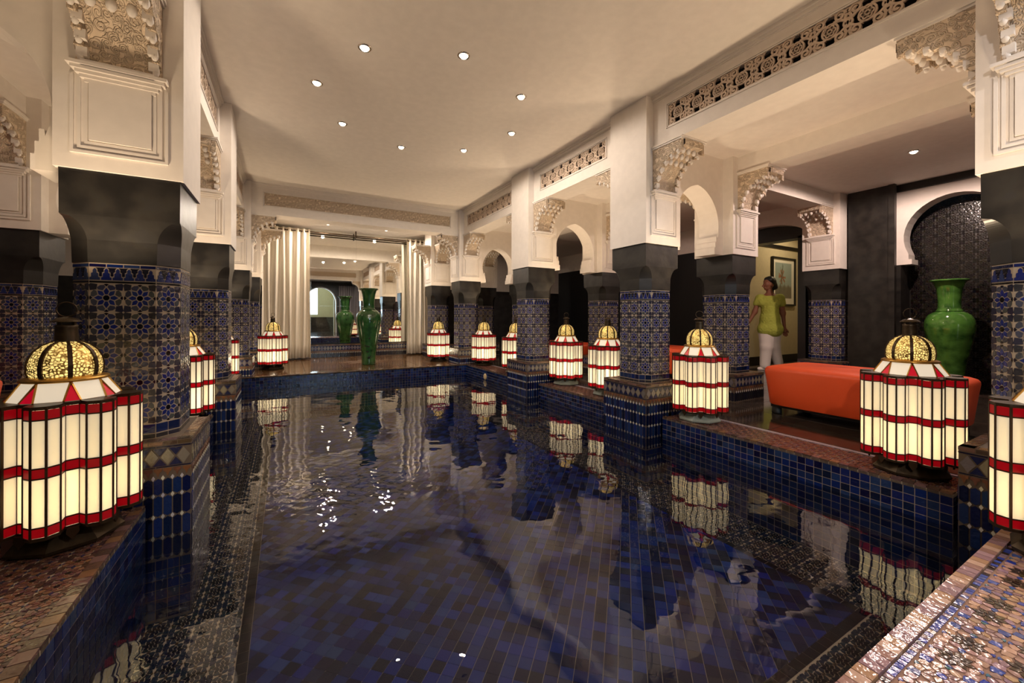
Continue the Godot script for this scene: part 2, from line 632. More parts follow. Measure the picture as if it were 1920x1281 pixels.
func plinth_face(mb: MB, o: Vector3, ux: Vector3, un: Vector3, W: float, wet: bool) -> void:
	# the bands of a tiled plinth, top to bottom: clay bricks, diamonds, trefoils, long blue tiles with white lozenges
	var up := Vector3.UP
	tile_row(mb, o + Vector3(0, 0.250, 0), ux, up, W, 0.019, 0.05, 0.019, CLAY)
	tile_row(mb, o + Vector3(0, 0.270, 0), ux, -un, W, 0.05, 0.06, 0.05, CLAY)
	tile_row(mb, o + Vector3(0, 0.238, 0), ux, up, W, 0.010, 0.12, 0.010, [Color(0.01, 0.012, 0.03)])
	var n := roundi(W / 0.0578)
	var p := W / n
	for i in n:
		var cx := p * (i + 0.5)
		mb.col = shade(Color(0.17, 0.15, 0.14), 0.35)
		mb.prism(PackedVector2Array([Vector2(cx, 0.157), Vector2(cx + p * 0.42, 0.196), Vector2(cx, 0.235), Vector2(cx - p * 0.42, 0.196)]), o, ux, up, -0.001, 0.003)
		if i < n - 1:
			mb.col = shade(Color(0.014, 0.018, 0.06), 0.3)
			mb.prism(PackedVector2Array([Vector2(cx + p * 0.08, 0.236), Vector2(cx + p * 0.5, 0.201), Vector2(cx + p * 0.92, 0.236)]), o, ux, up, -0.001, 0.003)
			mb.prism(PackedVector2Array([Vector2(cx + p * 0.08, 0.156), Vector2(cx + p * 0.92, 0.156), Vector2(cx + p * 0.5, 0.191)]), o, ux, up, -0.001, 0.003)
	tile_row(mb, o + Vector3(0, 0.146, 0), ux, up, W, 0.008, 0.12, 0.008, [Color(0.01, 0.012, 0.03)])
	n = roundi(W / 0.0347)
	p = W / n
	for i in n:
		var cx := p * (i + 0.5)
		mb.col = shade(Color(0.16, 0.07, 0.04), 0.3)
		var s := PackedVector2Array()
		for q in [[-0.42, 0.143], [-0.42, 0.132], [-0.2, 0.126], [0.0, 0.106], [0.2, 0.126], [0.42, 0.132], [0.42, 0.143]]:
			s.append(Vector2(cx + q[0] * p, q[1]))
		mb.prism(ccw(s), o, ux, up, -0.001, 0.003)
		for r in (4 if wet else 1):
			var y1 := 0.118 - 0.098 * r if r > 0 else 0.100
			var y0 := 0.020 - 0.098 * r if wet else 0.004
			mb.col = shade(BLUES[rng.randi() % 4] if wet else Color(0.012, 0.012, 0.02), 0.3)
			mb.prism(PackedVector2Array([Vector2(cx - p * 0.42, y0 + 0.012), Vector2(cx, y0 + 0.002), Vector2(cx + p * 0.42, y0 + 0.012), Vector2(cx + p * 0.42, y1 - 0.012), Vector2(cx, y1 - 0.002), Vector2(cx - p * 0.42, y1 - 0.012)]), o, ux, up, -0.001, 0.003)
			if i < n - 1:
				mb.col = shade(Color(0.55, 0.53, 0.48), 0.2)
				var dx := cx + p * 0.5
				var ym := 0.100 if r == 0 else y1
				mb.prism(PackedVector2Array([Vector2(dx, ym - 0.012), Vector2(dx + p * 0.2, ym), Vector2(dx, ym + 0.012), Vector2(dx - p * 0.2, ym)]), o, ux, up, -0.001, 0.0035)
	if wet:
		tile_row(mb, o + Vector3(0, -0.55, 0), ux, up, W, 0.27, 0.045, 0.045, BLUES)


func plinth_mesh(half: float, wet: bool) -> ArrayMesh:
	var key := "plinth%.2f%s" % [half, wet]
	if shared.has(key):
		return shared[key]
	rng.seed = 5
	var mb := MB.new()
	for k in [0, 2, 4, 6]:
		var ax := face_axes(k)
		plinth_face(mb, ax[2] * half - ax[0] * half, ax[0], ax[2], half * 2, wet)
	shared[key] = mb.done(M.glaze)
	var core := MB.new()
	core.box(Vector3(-half, -0.6 if wet else 0.0, -half), Vector3(half, 0.27, half))
	shared[key + "core"] = core.done(M.grout_dark)
	return shared[key]


# ------------------------------------------------------------------ plaster: blocks, corbels, beams, arches
func corbel_parts() -> void:
	# built for a face that looks towards +z at z = 0, out to z = 0.30, Y 1.88 to 2.32
	if shared.has("corbel_side"):
		return
	var hw := 0.1425
	var curve := PackedVector2Array()               # (z, y) along the scalloped edge from the pillar outwards
	for i in 61:
		var u := i / 60.0
		var a := deg_to_rad(180.0 - 86.0 * u)
		var r := 0.262 + 0.024 * absf(sin(u * PI * 6.0))
		curve.append(Vector2(0.30 + r * cos(a), 1.945 + r * sin(a)))
	var side := PackedVector2Array([Vector2(0.0, 1.945)])
	for p in curve:
		side.append(p)
	side.append(Vector2(0.292, 2.205))
	side.append(Vector2(0.292, 2.30))
	side.append(Vector2(0.0, 2.30))
	side = ccw(side)
	var mb := MB.new()
	for s in [-1.0, 1.0]:
		# plane (z, y) seen from +x has ux = -z, so mirror the outline where needed
		var pts := PackedVector2Array()
		for p in side:
			pts.append(Vector2(-p.x, p.y))
		mb.prism(ccw(pts), Vector3(s * hw - (0.03 if s > 0 else 0.0), 0, 0), Vector3(0, 0, -1), Vector3.UP, 0.0, 0.03, true)
	shared.corbel_side = mb.done(M.carved)
	# carved hollow between the two sides
	mb = MB.new()
	var last := Vector2(0.0, 1.945)
	for i in 13:
		var u := i / 12.0
		var a := deg_to_rad(180.0 - 88.0 * u)
		var p := Vector2(0.315 + 0.305 * cos(a), 1.945 + 0.305 * sin(a))
		if i > 0:
			mb.quad(Vector3(-hw + 0.03, last.y, last.x), Vector3(hw - 0.03, last.y, last.x), Vector3(hw - 0.03, p.y, p.x), Vector3(-hw + 0.03, p.y, p.x))
		last = p
	mb.quad(Vector3(-hw + 0.03, last.y, last.x), Vector3(hw - 0.03, last.y, last.x), Vector3(hw - 0.03, 2.30, last.x), Vector3(-hw + 0.03, 2.30, last.x))
	shared.corbel_soffit = mb.done(M.carved)
	# drop-shaped teeth along both edges and a rib down the middle
	mb = MB.new()
	for i in 6:
		var u := (i + 0.5) / 6.0
		var a := deg_to_rad(180.0 - 86.0 * u)
		var p := Vector2(0.30 + 0.276 * cos(a), 1.945 + 0.276 * sin(a))
		for s in [-1.0, 1.0]:
			# a stepped bracket and a small drop at every scallop
			mb.box(Vector3(s * (hw - 0.024) - 0.018, p.y - 0.010, p.x - 0.012), Vector3(s * (hw - 0.024) + 0.018, p.y + 0.030, p.x + 0.014))
			mb.ball(Vector3(s * (hw - 0.018), p.y - 0.012, p.x + 0.004), Vector3(0.013, 0.020, 0.012), 8, 5)
		if i > 2:
			for x in [-0.066, 0.0, 0.066]:
				mb.ball(Vector3(x, p.y + 0.016, p.x + 0.004), Vector3(0.020, 0.032, 0.016), 8, 5)
	shared.corbel_teeth = mb.done(M.plaster)
	# top slab and the ledge under the corbel
	mb = MB.new()
	mb.box(Vector3(-hw - 0.008, 2.295, 0), Vector3(hw + 0.008, 2.308, 0.300))
	mb.box(Vector3(-hw - 0.016, 2.308, 0), Vector3(hw + 0.016, 2.322, 0.310))
	for i in 5:
		var e := 0.006 + 0.010 * i
		mb.box(Vector3(-hw + 0.03 - e * 1.2, 1.872 + 0.0145 * i, -0.01), Vector3(hw - 0.03 + e * 1.2, 1.8865 + 0.0145 * i, 0.004 + e))
	mb.box(Vector3(-hw + 0.02, 1.93, -0.01), Vector3(hw - 0.02, 1.955, 0.045))
	shared.corbel_ledge = mb.done(M.plaster)
	# stepped frame of the panel below
	mb = MB.new()
	for i in 3:
		var e := 0.022 * i
		var z := 0.010 - 0.003 * i
		var x := 0.165 - e
		var y := 1.560 + e
		mb.box(Vector3(-x, y, -0.005), Vector3(x, y + 0.012, z))
		mb.box(Vector3(-x, y + 0.012, -0.005), Vector3(-x + 0.012, 1.90, z))
		mb.box(Vector3(x - 0.012, y + 0.012, -0.005), Vector3(x, 1.90, z))
	mb.box(Vector3(-0.105, 1.62, -0.005), Vector3(0.105, 1.89, 0.012))
	shared.panel_frame = mb.done(M.plaster)


func add_corbel(t: Node3D, k: int, half := 0.22) -> void:
	corbel_parts()
	var ax := face_axes(k)
	var at := Transform3D(Basis(ax[0], Vector3.UP, ax[2]), ax[2] * half)
	var c := put(shared.corbel_side, "corbel", t, at)
	put(shared.corbel_soffit, "carved_hollow", c)
	put(shared.corbel_teeth, "teeth", c)
	put(shared.corbel_ledge, "ledge", c)
	put(shared.panel_frame, "panel_moulding", t, at)


func pillar(label: String, x: float, d: float, corbels: Array, top := Y_CEIL, wet := true, single := -1, plinth_half := 0.26) -> Node3D:
	var t := thing("tiled_pillar", label, "pillar", P(x, 0, d), "pillars of the arcades")
	plinth_mesh(plinth_half, wet)
	capital_mesh()
	var key := "plinth%.2f%s" % [plinth_half, wet]
	var pl := put(shared[key + "core"], "plinth", t)
	var pt := put(shared[key], "plinth_tiles", pl)
	stuff(pt)
	var sh := put(shared.core, "shaft", t)
	var st := put(shaft_mesh(single), "shaft_tiles", sh)
	stuff(st)
	if single >= 0:
		rng.seed = 21 + single
		var ax := face_axes(single)
		var o: Vector3 = ax[2] * 0.19 - ax[0] * 0.115 + Vector3(0, 0.342, 0)
		for r in 5:
			for q in 2:
				cell_nodes(sh, "zellige_tile", o, ax[0], ax[1], q, r, 0.115, 0.1308, WALL_PAL, M.glaze)
	put(shared.capital, "capital", t)
	var bk := "block%.3f" % top
	if not shared.has(bk):
		var mb := MB.new()
		mb.box(Vector3(-0.22, Y_BLOCK, -0.22), Vector3(0.22, top, 0.22))
		shared[bk] = mb.done(M.plaster)
	put(shared[bk], "upper_block", t)
	for k in corbels:
		add_corbel(t, k)
	return t


func ribbon(mb: MB, pts: Array, w: float, z0: float, z1: float) -> void:
	var L := []
	var R := []
	for i in pts.size():
		var t: Vector2 = (pts[mini(i + 1, pts.size() - 1)] - pts[maxi(i - 1, 0)]).normalized()
		var s := Vector2(-t.y, t.x) * w / 2
		L.append(pts[i] + s)
		R.append(pts[i] - s)
	for i in pts.size() - 1:
		var a := Vector3(R[i].x, R[i].y, z1)
		var b := Vector3(R[i + 1].x, R[i + 1].y, z1)
		var c := Vector3(L[i + 1].x, L[i + 1].y, z1)
		var d := Vector3(L[i].x, L[i].y, z1)
		var dz := Vector3(0, 0, z0 - z1)
		mb.quad(a, b, c, d)
		mb.quad(a + dz, b + dz, b, a)
		mb.quad(c + dz, d + dz, d, c)


func lattice_mesh() -> ArrayMesh:
	# one repeat, 0.18 square, of the pierced scroll frieze
	if shared.has("lattice"):
		return shared.lattice
	var mb := MB.new()
	var z0 := -0.014
	var z1 := 0.0
	for k in 6:
		var c := pol(0.021, 60 * k)
		var ring := []
		for i in 9:
			ring.append(c + pol(0.0105, 45 * i))
		ribbon(mb, ring, 0.007, z0, z1)
	var ring2 := []
	for i in 17:
		ring2.append(pol(0.041, 22.5 * i))
	ribbon(mb, ring2, 0.010, z0, z1 - 0.003)
	for s in [-1.0, 1.0]:
		for t in [-1.0, 1.0]:
			var sp := []
			for i in 26:
				var a := i * 0.36
				var r := 0.030 - i * 0.00098
				sp.append(Vector2(s * (0.052 + r * cos(a)), t * (0.058 + r * sin(a))))
			ribbon(mb, sp, 0.0115, z0, z1 + 0.002)
			var st := []
			for i in 11:
				var u := i / 10.0
				st.append(Vector2(s * (0.018 + 0.075 * u), t * (0.040 + 0.014 * sin(u * PI) - 0.040 * u)))
			ribbon(mb, st, 0.012, z0, z1)
			var le := []
			for i in 8:
				var u := i / 7.0
				le.append(Vector2(s * (0.006 + 0.03 * u), t * (0.088 - 0.02 * u + 0.012 * sin(u * PI))))
			ribbon(mb, le, 0.015, z0, z1 - 0.002)
			le = []
			for i in 8:
				var u := i / 7.0
				le.append(Vector2(s * (0.088 - 0.012 * sin(u * PI)), t * (0.006 + 0.05 * u)))
			ribbon(mb, le, 0.015, z0, z1 - 0.002)
			mb.ball(Vector3(s * 0.054, t * 0.058, -0.004), Vector3(0.006, 0.006, 0.006), 6, 4)
	for s in [-1.0, 1.0]:
		for e in [[0.0, 0.021], [0.064, 0.017], [-0.064, 0.017]]:
			var half_ring := []
			for i in 9:
				half_ring.append(Vector2(s * (0.0895 - e[1] * sin(i * PI / 8)), e[0] + e[1] * cos(i * PI / 8)))
			ribbon(mb, half_ring, 0.010, z0, z1 - 0.001)
	for e in [[-0.088, 0.0], [0.088, 0.0]]:
		mb.bar(Vector3(e[0], -0.03, -0.007), Vector3(e[0], 0.03, -0.007), Vector3(0, 0, 1), 0.008, 0.012)
	shared.lattice = mb.done(M.grille)
	return shared.lattice


func beam_at(label: String, o: Vector3, k: int, L: float, y0: float, y1: float, style: int, thick := 0.285, margin := 0.155) -> Node3D:
	# o: the beam's left end in front (as seen from the pool), face index k looks to the pool; style 0 plain, 1 pierced frieze, 2 carved frieze
	var t := thing("plaster_beam", label, "beam")
	var ax := face_axes(k)
	t.transform = Transform3D(Basis(ax[0], Vector3.UP, ax[2]), o)
	var mb := MB.new()
	var f0 := 2.446
	var f1 := 2.626
	if style == 0:
		mb.box(Vector3(0, y0, -thick), Vector3(L, y1, 0))
	else:
		mb.box(Vector3(0, y0, -thick), Vector3(L, f0, 0))
		mb.box(Vector3(0, f1, -thick), Vector3(L, y1, 0))
		mb.box(Vector3(0, f0, -thick), Vector3(margin, f1, 0))
		mb.box(Vector3(L - margin, f0, -thick), Vector3(L, f1, 0))
		mb.box(Vector3(margin, f0, -thick), Vector3(L - margin, f1, -0.055 if style == 1 else -0.012))
	put(mb.done(M.plaster), "body", t)
	mb = MB.new()
	mb.box(Vector3(0, y1 - 0.022, 0), Vector3(L, y1, 0.030))
	mb.box(Vector3(0, y1 - 0.042, 0), Vector3(L, y1 - 0.022, 0.016))
	mb.box(Vector3(0, y1 - 0.052, 0), Vector3(L, y1 - 0.042, 0.007))
	if style:
		put(mb.done(M.plaster), "cornice", t)
		mb = MB.new()
		for e in [[0.014, 0.008], [0.004, 0.004]]:
			var g: float = e[0]
			mb.box(Vector3(margin - g, f0 - g, 0), Vector3(L - margin + g, f0 - g + 0.007, e[1]))
			mb.box(Vector3(margin - g, f1 + g - 0.007, 0), Vector3(L - margin + g, f1 + g, e[1]))
			mb.box(Vector3(margin - g, f0 - g, 0), Vector3(margin - g + 0.007, f1 + g, e[1]))
			mb.box(Vector3(L - margin + g - 0.007, f0 - g, 0), Vector3(L - margin + g, f1 + g, e[1]))
		put(mb.done(M.plaster), "frieze_frame", t)
	if style == 1:
		mb = MB.new()
		mb.box(Vector3(margin, f0, -0.055), Vector3(L - margin, f1, -0.050))
		put(mb.done(M.frieze_shade), "frieze_shade_back", t)  # dark sheet in place of the shade inside the frieze holes
		var n := roundi((L - 2 * margin) / 0.18)
		var p := (L - 2 * margin) / n
		for i in n:
			put(lattice_mesh(), "frieze_scroll", t, Transform3D(Basis.from_scale(Vector3(p / 0.18, 1, 1)), Vector3(margin + p * (i + 0.5), (f0 + f1) / 2, -0.006)))
	elif style == 2:
		mb = MB.new()
		mb.box(Vector3(margin, f0, -0.013), Vector3(L - margin, f1, -0.007))
		put(mb.done(M.carved), "carved_frieze", t)
	return t


func arch_outline(w: float, foot: float, top: float, hw: float, spring: float, point := 0.06) -> PackedVector2Array:
	# a wall of width w with a pointed horseshoe opening open at its foot, stepped imposts at the springing
	var pts := PackedVector2Array([Vector2(-w / 2, foot), Vector2(-hw * 0.80, foot)])
	for e in [[0.80, 0.30], [0.84, 0.30], [0.84, 0.55], [0.88, 0.55], [0.88, 0.80], [0.93, 0.80]]:
		pts.append(Vector2(-hw * e[0], lerpf(foot, spring, e[1])))
	var r := hw + point
	var arc := []
	for i in 15:
		var a := lerpf(-0.33, acos(point / r), i / 14.0)
		arc.append(Vector2(-(r * cos(a) - point), spring + 0.05 + r * sin(a)))
	for p in arc:
		pts.append(p)
	for i in range(13, -1, -1):
		pts.append(Vector2(-arc[i].x, arc[i].y))
	for e in [[0.93, 0.80], [0.88, 0.80], [0.88, 0.55], [0.84, 0.55], [0.84, 0.30], [0.80, 0.30], [0.80, 0.0]]:
		pts.append(Vector2(hw * e[0], lerpf(foot, spring, e[1])))
	pts.append(Vector2(w / 2, foot))
	pts.append(Vector2(w / 2, top))
	pts.append(Vector2(-w / 2, top))
	return ccw(pts)


func arch(label: String, at: Vector3, k: int, w: float, top: float, thick := 0.22, hw := 0.33) -> void:
	var ax := face_axes(k)
	var mb := MB.new()
	mb.prism(arch_outline(w, Y_BLOCK, top, hw, 1.72), Vector3.ZERO, Vector3.RIGHT, Vector3.UP, -thick / 2, thick / 2, true)
	var o := put(mb.done(M.plaster), "plaster_arch", self, Transform3D(Basis(ax[0], Vector3.UP, ax[2]), at))
	tag(o, label, "arch", "plaster arches across the aisles")


# ------------------------------------------------------------------ lanterns
func lantern_meshes() -> void:
	if shared.has("lantern_frame"):
		return
	var Rc := 0.172
	var rl := 0.047
	var segs := []                                   # [a, b] of every facet seen from above, in turn round the lantern
	var cols := []                                   # [middle, angle, is_inset]
	for k in 8:
		var a := deg_to_rad(22.5 + 45 * k)
		var u := Vector3(sin(a), 0, cos(a)) * Rc
		var pts := []
		for j in 6:
			var f := a + deg_to_rad(-115 + 46 * j)
			pts.append(u + Vector3(sin(f), 0, cos(f)) * rl)
		for j in 5:
			segs.append([pts[j], pts[j + 1]])
			cols.append([(pts[j] + pts[j + 1]) / 2, a + deg_to_rad(-92 + 46 * j), false])
		var a2 := deg_to_rad(22.5 + 45 * (k + 1))
		var nx := Vector3(sin(a2), 0, cos(a2)) * Rc + Vector3(sin(a2 - deg_to_rad(115)), 0, cos(a2 - deg_to_rad(115))) * rl
		segs.append([pts[5], nx])
		cols.append([(pts[5] + nx) / 2, a + deg_to_rad(22.5), true])
	shared.lantern_cols = cols
	var w_lobe: float = (segs[0][1] - segs[0][0]).length()
	var w_in: float = (segs[5][1] - segs[5][0]).length()
	shared.lantern_rows = [[0.091, 0.031, true], [0.126, 0.162, false], [0.292, 0.031, true], [0.327, 0.160, false], [0.491, 0.031, true]]
	for e in [["lobe", w_lobe], ["inset", w_in]]:
		for h in [0.031, 0.160, 0.162]:
			var mb := MB.new()
			mb.box(Vector3(-e[1] / 2 + 0.002, 0, -0.002), Vector3(e[1] / 2 - 0.002, h, 0.002))
			shared["pane_%s_%.3f" % [e[0], h]] = mb.done(M.pane_red if h < 0.1 else M.pane_white)
	# all panes of one colour in one mesh, for lanterns too far off to tell panes apart
	for red in [false, true]:
		var mb := MB.new()
		for i in segs.size():
			for r in shared.lantern_rows:
				if r[2] == red:
					var d: Vector3 = (segs[i][1] - segs[i][0]).normalized() * 0.002
					var a: Vector3 = segs[i][0] + d
					var b: Vector3 = segs[i][1] - d
					mb.quad(a + Vector3(0, r[0], 0), b + Vector3(0, r[0], 0), b + Vector3(0, r[0] + r[1], 0), a + Vector3(0, r[0] + r[1], 0))
		shared["panes_red" if red else "panes_white"] = mb.done(M.pane_red if red else M.pane_white)
	var fr := MB.new()
	for s in segs:
		fr.bar(s[0] + Vector3(0, 0.084, 0), s[0] + Vector3(0, 0.530, 0), s[0].normalized(), 0.0065, 0.0065)
		for y in [0.087, 0.124, 0.290, 0.325, 0.489, 0.526]:
			fr.bar(s[0] + Vector3(0, y, 0), s[1] + Vector3(0, y, 0), Vector3.UP, 0.006, 0.005)
	shared.lantern_frame = fr.done(M.came)
	# lobed plates above and below
	var outline := PackedVector2Array()
	for s in segs:
		outline.append(Vector2(s[0].x, -s[0].z) * 1.015)
	outline = ccw(outline)
	var pl := MB.new()
	pl.prism(outline, Vector3(0, 0.528, 0), Vector3(1, 0, 0), Vector3(0, 0, -1), 0.0, 0.007, true)
	shared.lantern_top = pl.done(M.bronze)
	pl = MB.new()
	pl.prism(outline, Vector3(0, 0.078, 0), Vector3(1, 0, 0), Vector3(0, 0, -1), 0.0, 0.007, true)
	shared.lantern_bottom = pl.done(M.bronze)
	# sloping shoulder: a milky panel over every lobe, a red triangle over every inset
	var wh := MB.new()
	wh.quad(pt(0.150, -14.5, 0.537), pt(0.150, 14.5, 0.537), pt(0.110, 22.0, 0.600), pt(0.110, -22.0, 0.600))
	shared.shoulder_white = wh.done(M.pane_top)
	var re := MB.new()
	re.tri(pt(0.152, -7.4, 0.537), pt(0.152, 7.4, 0.537), pt(0.111, 0.0, 0.600))
	shared.shoulder_red = re.done(M.pane_top_red)
	var sb := MB.new()
	for k in 8:
		for s in [-1.0, 1.0]:
			sb.bar(pt(0.152, 45 * k + s * 8.0, 0.536), pt(0.112, 45 * k, 0.602), Vector3.UP, 0.005, 0.005)
	sb.lathe([Vector2(0.102, 0.598), Vector2(0.118, 0.600), Vector2(0.121, 0.605), Vector2(0.118, 0.611), Vector2(0.106, 0.616), Vector2(0.096, 0.618)], 32)
	shared.shoulder_rim = sb.done(M.brass)
	var prof := [Vector2(0.094, 0.614), Vector2(0.099, 0.634), Vector2(0.099, 0.660), Vector2(0.094, 0.686), Vector2(0.082, 0.711), Vector2(0.062, 0.731), Vector2(0.036, 0.745), Vector2(0.028, 0.749)]
	var dm := MB.new()
	dm.lathe(prof, 40)
	shared.dome = dm.done(M.dome)
	var rb := MB.new()
	for i in prof.size() - 1:
		var a: Vector2 = prof[i]
		var b: Vector2 = prof[i + 1]
		rb.bar(Vector3(0, a.y, a.x + 0.002), Vector3(0, b.y, b.x + 0.002), Vector3(0, 0.3, 1), 0.013 if i < 5 else 0.009, 0.006)
	shared.dome_rib = rb.done(M.came)
	var nk := MB.new()
	nk.lathe([Vector2(0.036, 0.744), Vector2(0.033, 0.752), Vector2(0.031, 0.80), Vector2(0.033, 0.808), Vector2(0.026, 0.81)], 20)
	for k in 4:
		nk.bar(pt(0.028, 45 + 90 * k, 0.805), pt(0.026, 45 + 90 * k, 0.828), pt(1, 45 + 90 * k, 0), 0.008, 0.004)
	nk.lathe([Vector2(0.0, 0.826), Vector2(0.030, 0.824), Vector2(0.042, 0.820), Vector2(0.042, 0.823), Vector2(0.030, 0.834), Vector2(0.010, 0.840), Vector2(0.0, 0.840)], 20)
	shared.neck = nk.done(M.bronze)
	var rg := MB.new()
	var path := []
	for i in 24:
		path.append(Vector3(0.028 * cos(i * TAU / 24), 0.868 + 0.028 * sin(i * TAU / 24), 0))
	rg.tube(path, 0.0026, 8, true)
	shared.hanging_ring = rg.done(M.bronze)
	for e in [["base_bronze", M.bronze], ["base_glass", M.cast_glass]]:
		var bs := MB.new()
		var r8 := []
		for lv in [[0.165, 0.0], [0.168, 0.012], [0.125, 0.058], [0.112, 0.064], [0.112, 0.080]]:
			var ring := []
			for k in 8:
				ring.append(pt(lv[0], 22.5 + 45 * k, lv[1]))
			r8.append(ring)
		for i in r8.size() - 1:
			for k in 8:
				var j := (k + 1) % 8
				bs.quad(r8[i][k], r8[i][j], r8[i + 1][j], r8[i + 1][k])
		shared[e[0]] = bs.done(e[1])
	var pd := MB.new()
	pd.prism(PackedVector2Array([Vector2(0, 0.040), Vector2(0.017, 0.066), Vector2(0.015, 0.084), Vector2(-0.015, 0.084), Vector2(-0.017, 0.066)]), Vector3(0, 0, 0.168), Vector3.RIGHT, Vector3.UP, -0.004, 0.004, true)
	shared.pendant = pd.done(M.came)
	var bb := MB.new()
	bb.ball(Vector3(0, 0.19, 0), Vector3(0.03, 0.04, 0.03), 12, 8)
	shared.lantern_bulb = bb.done(M.bulb)


func pt(r: float, deg: float, y: float) -> Vector3:
	return Vector3(r * sin(deg_to_rad(deg)), y, r * cos(deg_to_rad(deg)))


func lantern(label: String, x: float, d: float, single: bool, base := "base_bronze", y := 0.0) -> Node3D:
	lantern_meshes()
	var t := thing("stained_glass_lantern", label, "lantern", P(x, y + 0.005, d), "lanterns round the pool")
	t.rotation.y = atan2(-x, d) + rng.randf_range(-0.12, 0.12)
	put(shared[base], "base", t)
	var fr := put(shared.lantern_frame, "frame", t)
	put(shared.lantern_top, "top_plate", t)
	put(shared.lantern_bottom, "bottom_plate", t)
	for k in 8:
		var turn := Transform3D(Basis(Vector3.UP, deg_to_rad(45 * k)), Vector3.ZERO)
		put(shared.pendant, "pendant", t, turn)
	if single:
		for cl in shared.lantern_cols:
			for r in shared.lantern_rows:
				var key: String = "pane_%s_%.3f" % ["inset" if cl[2] else "lobe", r[1]]
				put(shared[key], "red_pane" if r[2] else "white_pane", fr, Transform3D(Basis(Vector3.UP, cl[1]), cl[0] + Vector3(0, r[0], 0)))
	else:
		stuff(put(shared.panes_white, "white_panes", fr))
		stuff(put(shared.panes_red, "red_panes", fr))
	var rim := put(shared.shoulder_rim, "shoulder", t)
	for k in 8:
		put(shared.shoulder_white, "shoulder_pane", rim, Transform3D(Basis(Vector3.UP, deg_to_rad(22.5 + 45 * k)), Vector3.ZERO))
		put(shared.shoulder_red, "red_triangle_pane", rim, Transform3D(Basis(Vector3.UP, deg_to_rad(45 * k)), Vector3.ZERO))
	var dm := put(shared.dome, "pierced_dome", t)
	for k in 8:
		put(shared.dome_rib, "rib", dm, Transform3D(Basis(Vector3.UP, deg_to_rad(45 * k)), Vector3.ZERO))
	put(shared.neck, "neck", t)
	put(shared.hanging_ring, "hanging_ring", t, Transform3D(Basis(Vector3.UP, rng.randf_range(-0.4, 0.4)), Vector3.ZERO))
	put(shared.lantern_bulb, "bulb", t)
	var inner := OmniLight3D.new()
	inner.name = "lantern_bulb_light"
	inner.position = Vector3(0, 0.19, 0)
	inner.light_color = Color(1.0, 0.92, 0.78)
	inner.light_energy = LANTERN_INNER
	inner.light_size = 0.03
	inner.omni_range = 12.0
	inner.omni_attenuation = 2.0
	inner.shadow_enabled = true
	t.add_child(inner)
	var up := SpotLight3D.new()
	up.name = "lantern_dome_light"
	up.position = Vector3(0, 0.92, 0)
	up.rotation.x = PI / 2
	up.light_color = Color(1.0, 0.88, 0.73)
	up.light_energy = LANTERN_UP
	up.light_size = 0.06
	up.spot_range = 12.0
	up.spot_attenuation = 2.0
	up.spot_angle = 68.0
	up.spot_angle_attenuation = 0.7
	up.shadow_enabled = true
	t.add_child(up)
	return t


# ------------------------------------------------------------------ other things
func vase(label: String, x: float, d: float, s := 1.0, marks := true) -> void:
	var t := thing("floor_vase", label, "vase", P(x, 0, d), "tall green vases")
	if not shared.has("vase"):
		var mb := MB.new()
		var prof := []
		var keys := [[0.0, 0.0], [0.112, 0.0], [0.118, 0.01], [0.117, 0.08], [0.122, 0.20], [0.138, 0.35], [0.165, 0.50], [0.192, 0.64], [0.209, 0.75], [0.212, 0.81], [0.203, 0.87], [0.178, 0.925], [0.140, 0.955], [0.108, 0.970]]
		for k in keys:
			prof.append(Vector2(k[0], k[1]))
		mb.lathe(prof, 48)
		shared.vase = mb.done(M.green)
		mb = MB.new()
		mb.lathe([Vector2(0.106, 0.966), Vector2(0.115, 0.972), Vector2(0.115, 0.98), Vector2(0.104, 0.986), Vector2(0.097, 1.01), Vector2(0.096, 1.08), Vector2(0.101, 1.16), Vector2(0.112, 1.24), Vector2(0.130, 1.30), Vector2(0.150, 1.325)], 48)
		shared.vase_neck = mb.done(M.green)
		mb = MB.new()
		mb.lathe([Vector2(0.148, 1.318), Vector2(0.160, 1.322), Vector2(0.164, 1.332), Vector2(0.158, 1.342), Vector2(0.146, 1.340), Vector2(0.125, 1.31), Vector2(0.10, 1.22), Vector2(0.088, 1.08), Vector2(0.0, 0.98)], 48)
		shared.vase_lip = mb.done(M.green)
	var sc := Transform3D(Basis.from_scale(Vector3.ONE * s), Vector3.ZERO)
	put(shared.vase, "body", t, sc)
	put(shared.vase_neck, "neck", t, sc)
	put(shared.vase_lip, "lip", t, sc)
	if not marks:
		for o in t.get_children():
			o.material_override = M.green_light
	if marks:
		var base := atan2(-x, d)
		for e in [[0.10, 0.47, 0.020], [-0.35, 0.335, 0.022], [-0.02, 0.325, 0.022], [-0.15, 0.235, 0.024], [0.02, 0.13, 0.026], [0.15, 0.145, 0.018]]:
			var mb := MB.new()
			var r: float = 0.120 + maxf(0.0, e[1] - 0.2) * 0.105 + 0.002 + (0.012 if e[1] > 0.4 else 0.002)
			mb.ball(Vector3(0, e[1], r), Vector3(e[2], e[2] * 0.6, 0.003), 10, 6)
			put(mb.done(M.leaf_mark), "painted_leaf", t, Transform3D(Basis(Vector3.UP, base + e[0]), Vector3.ZERO))


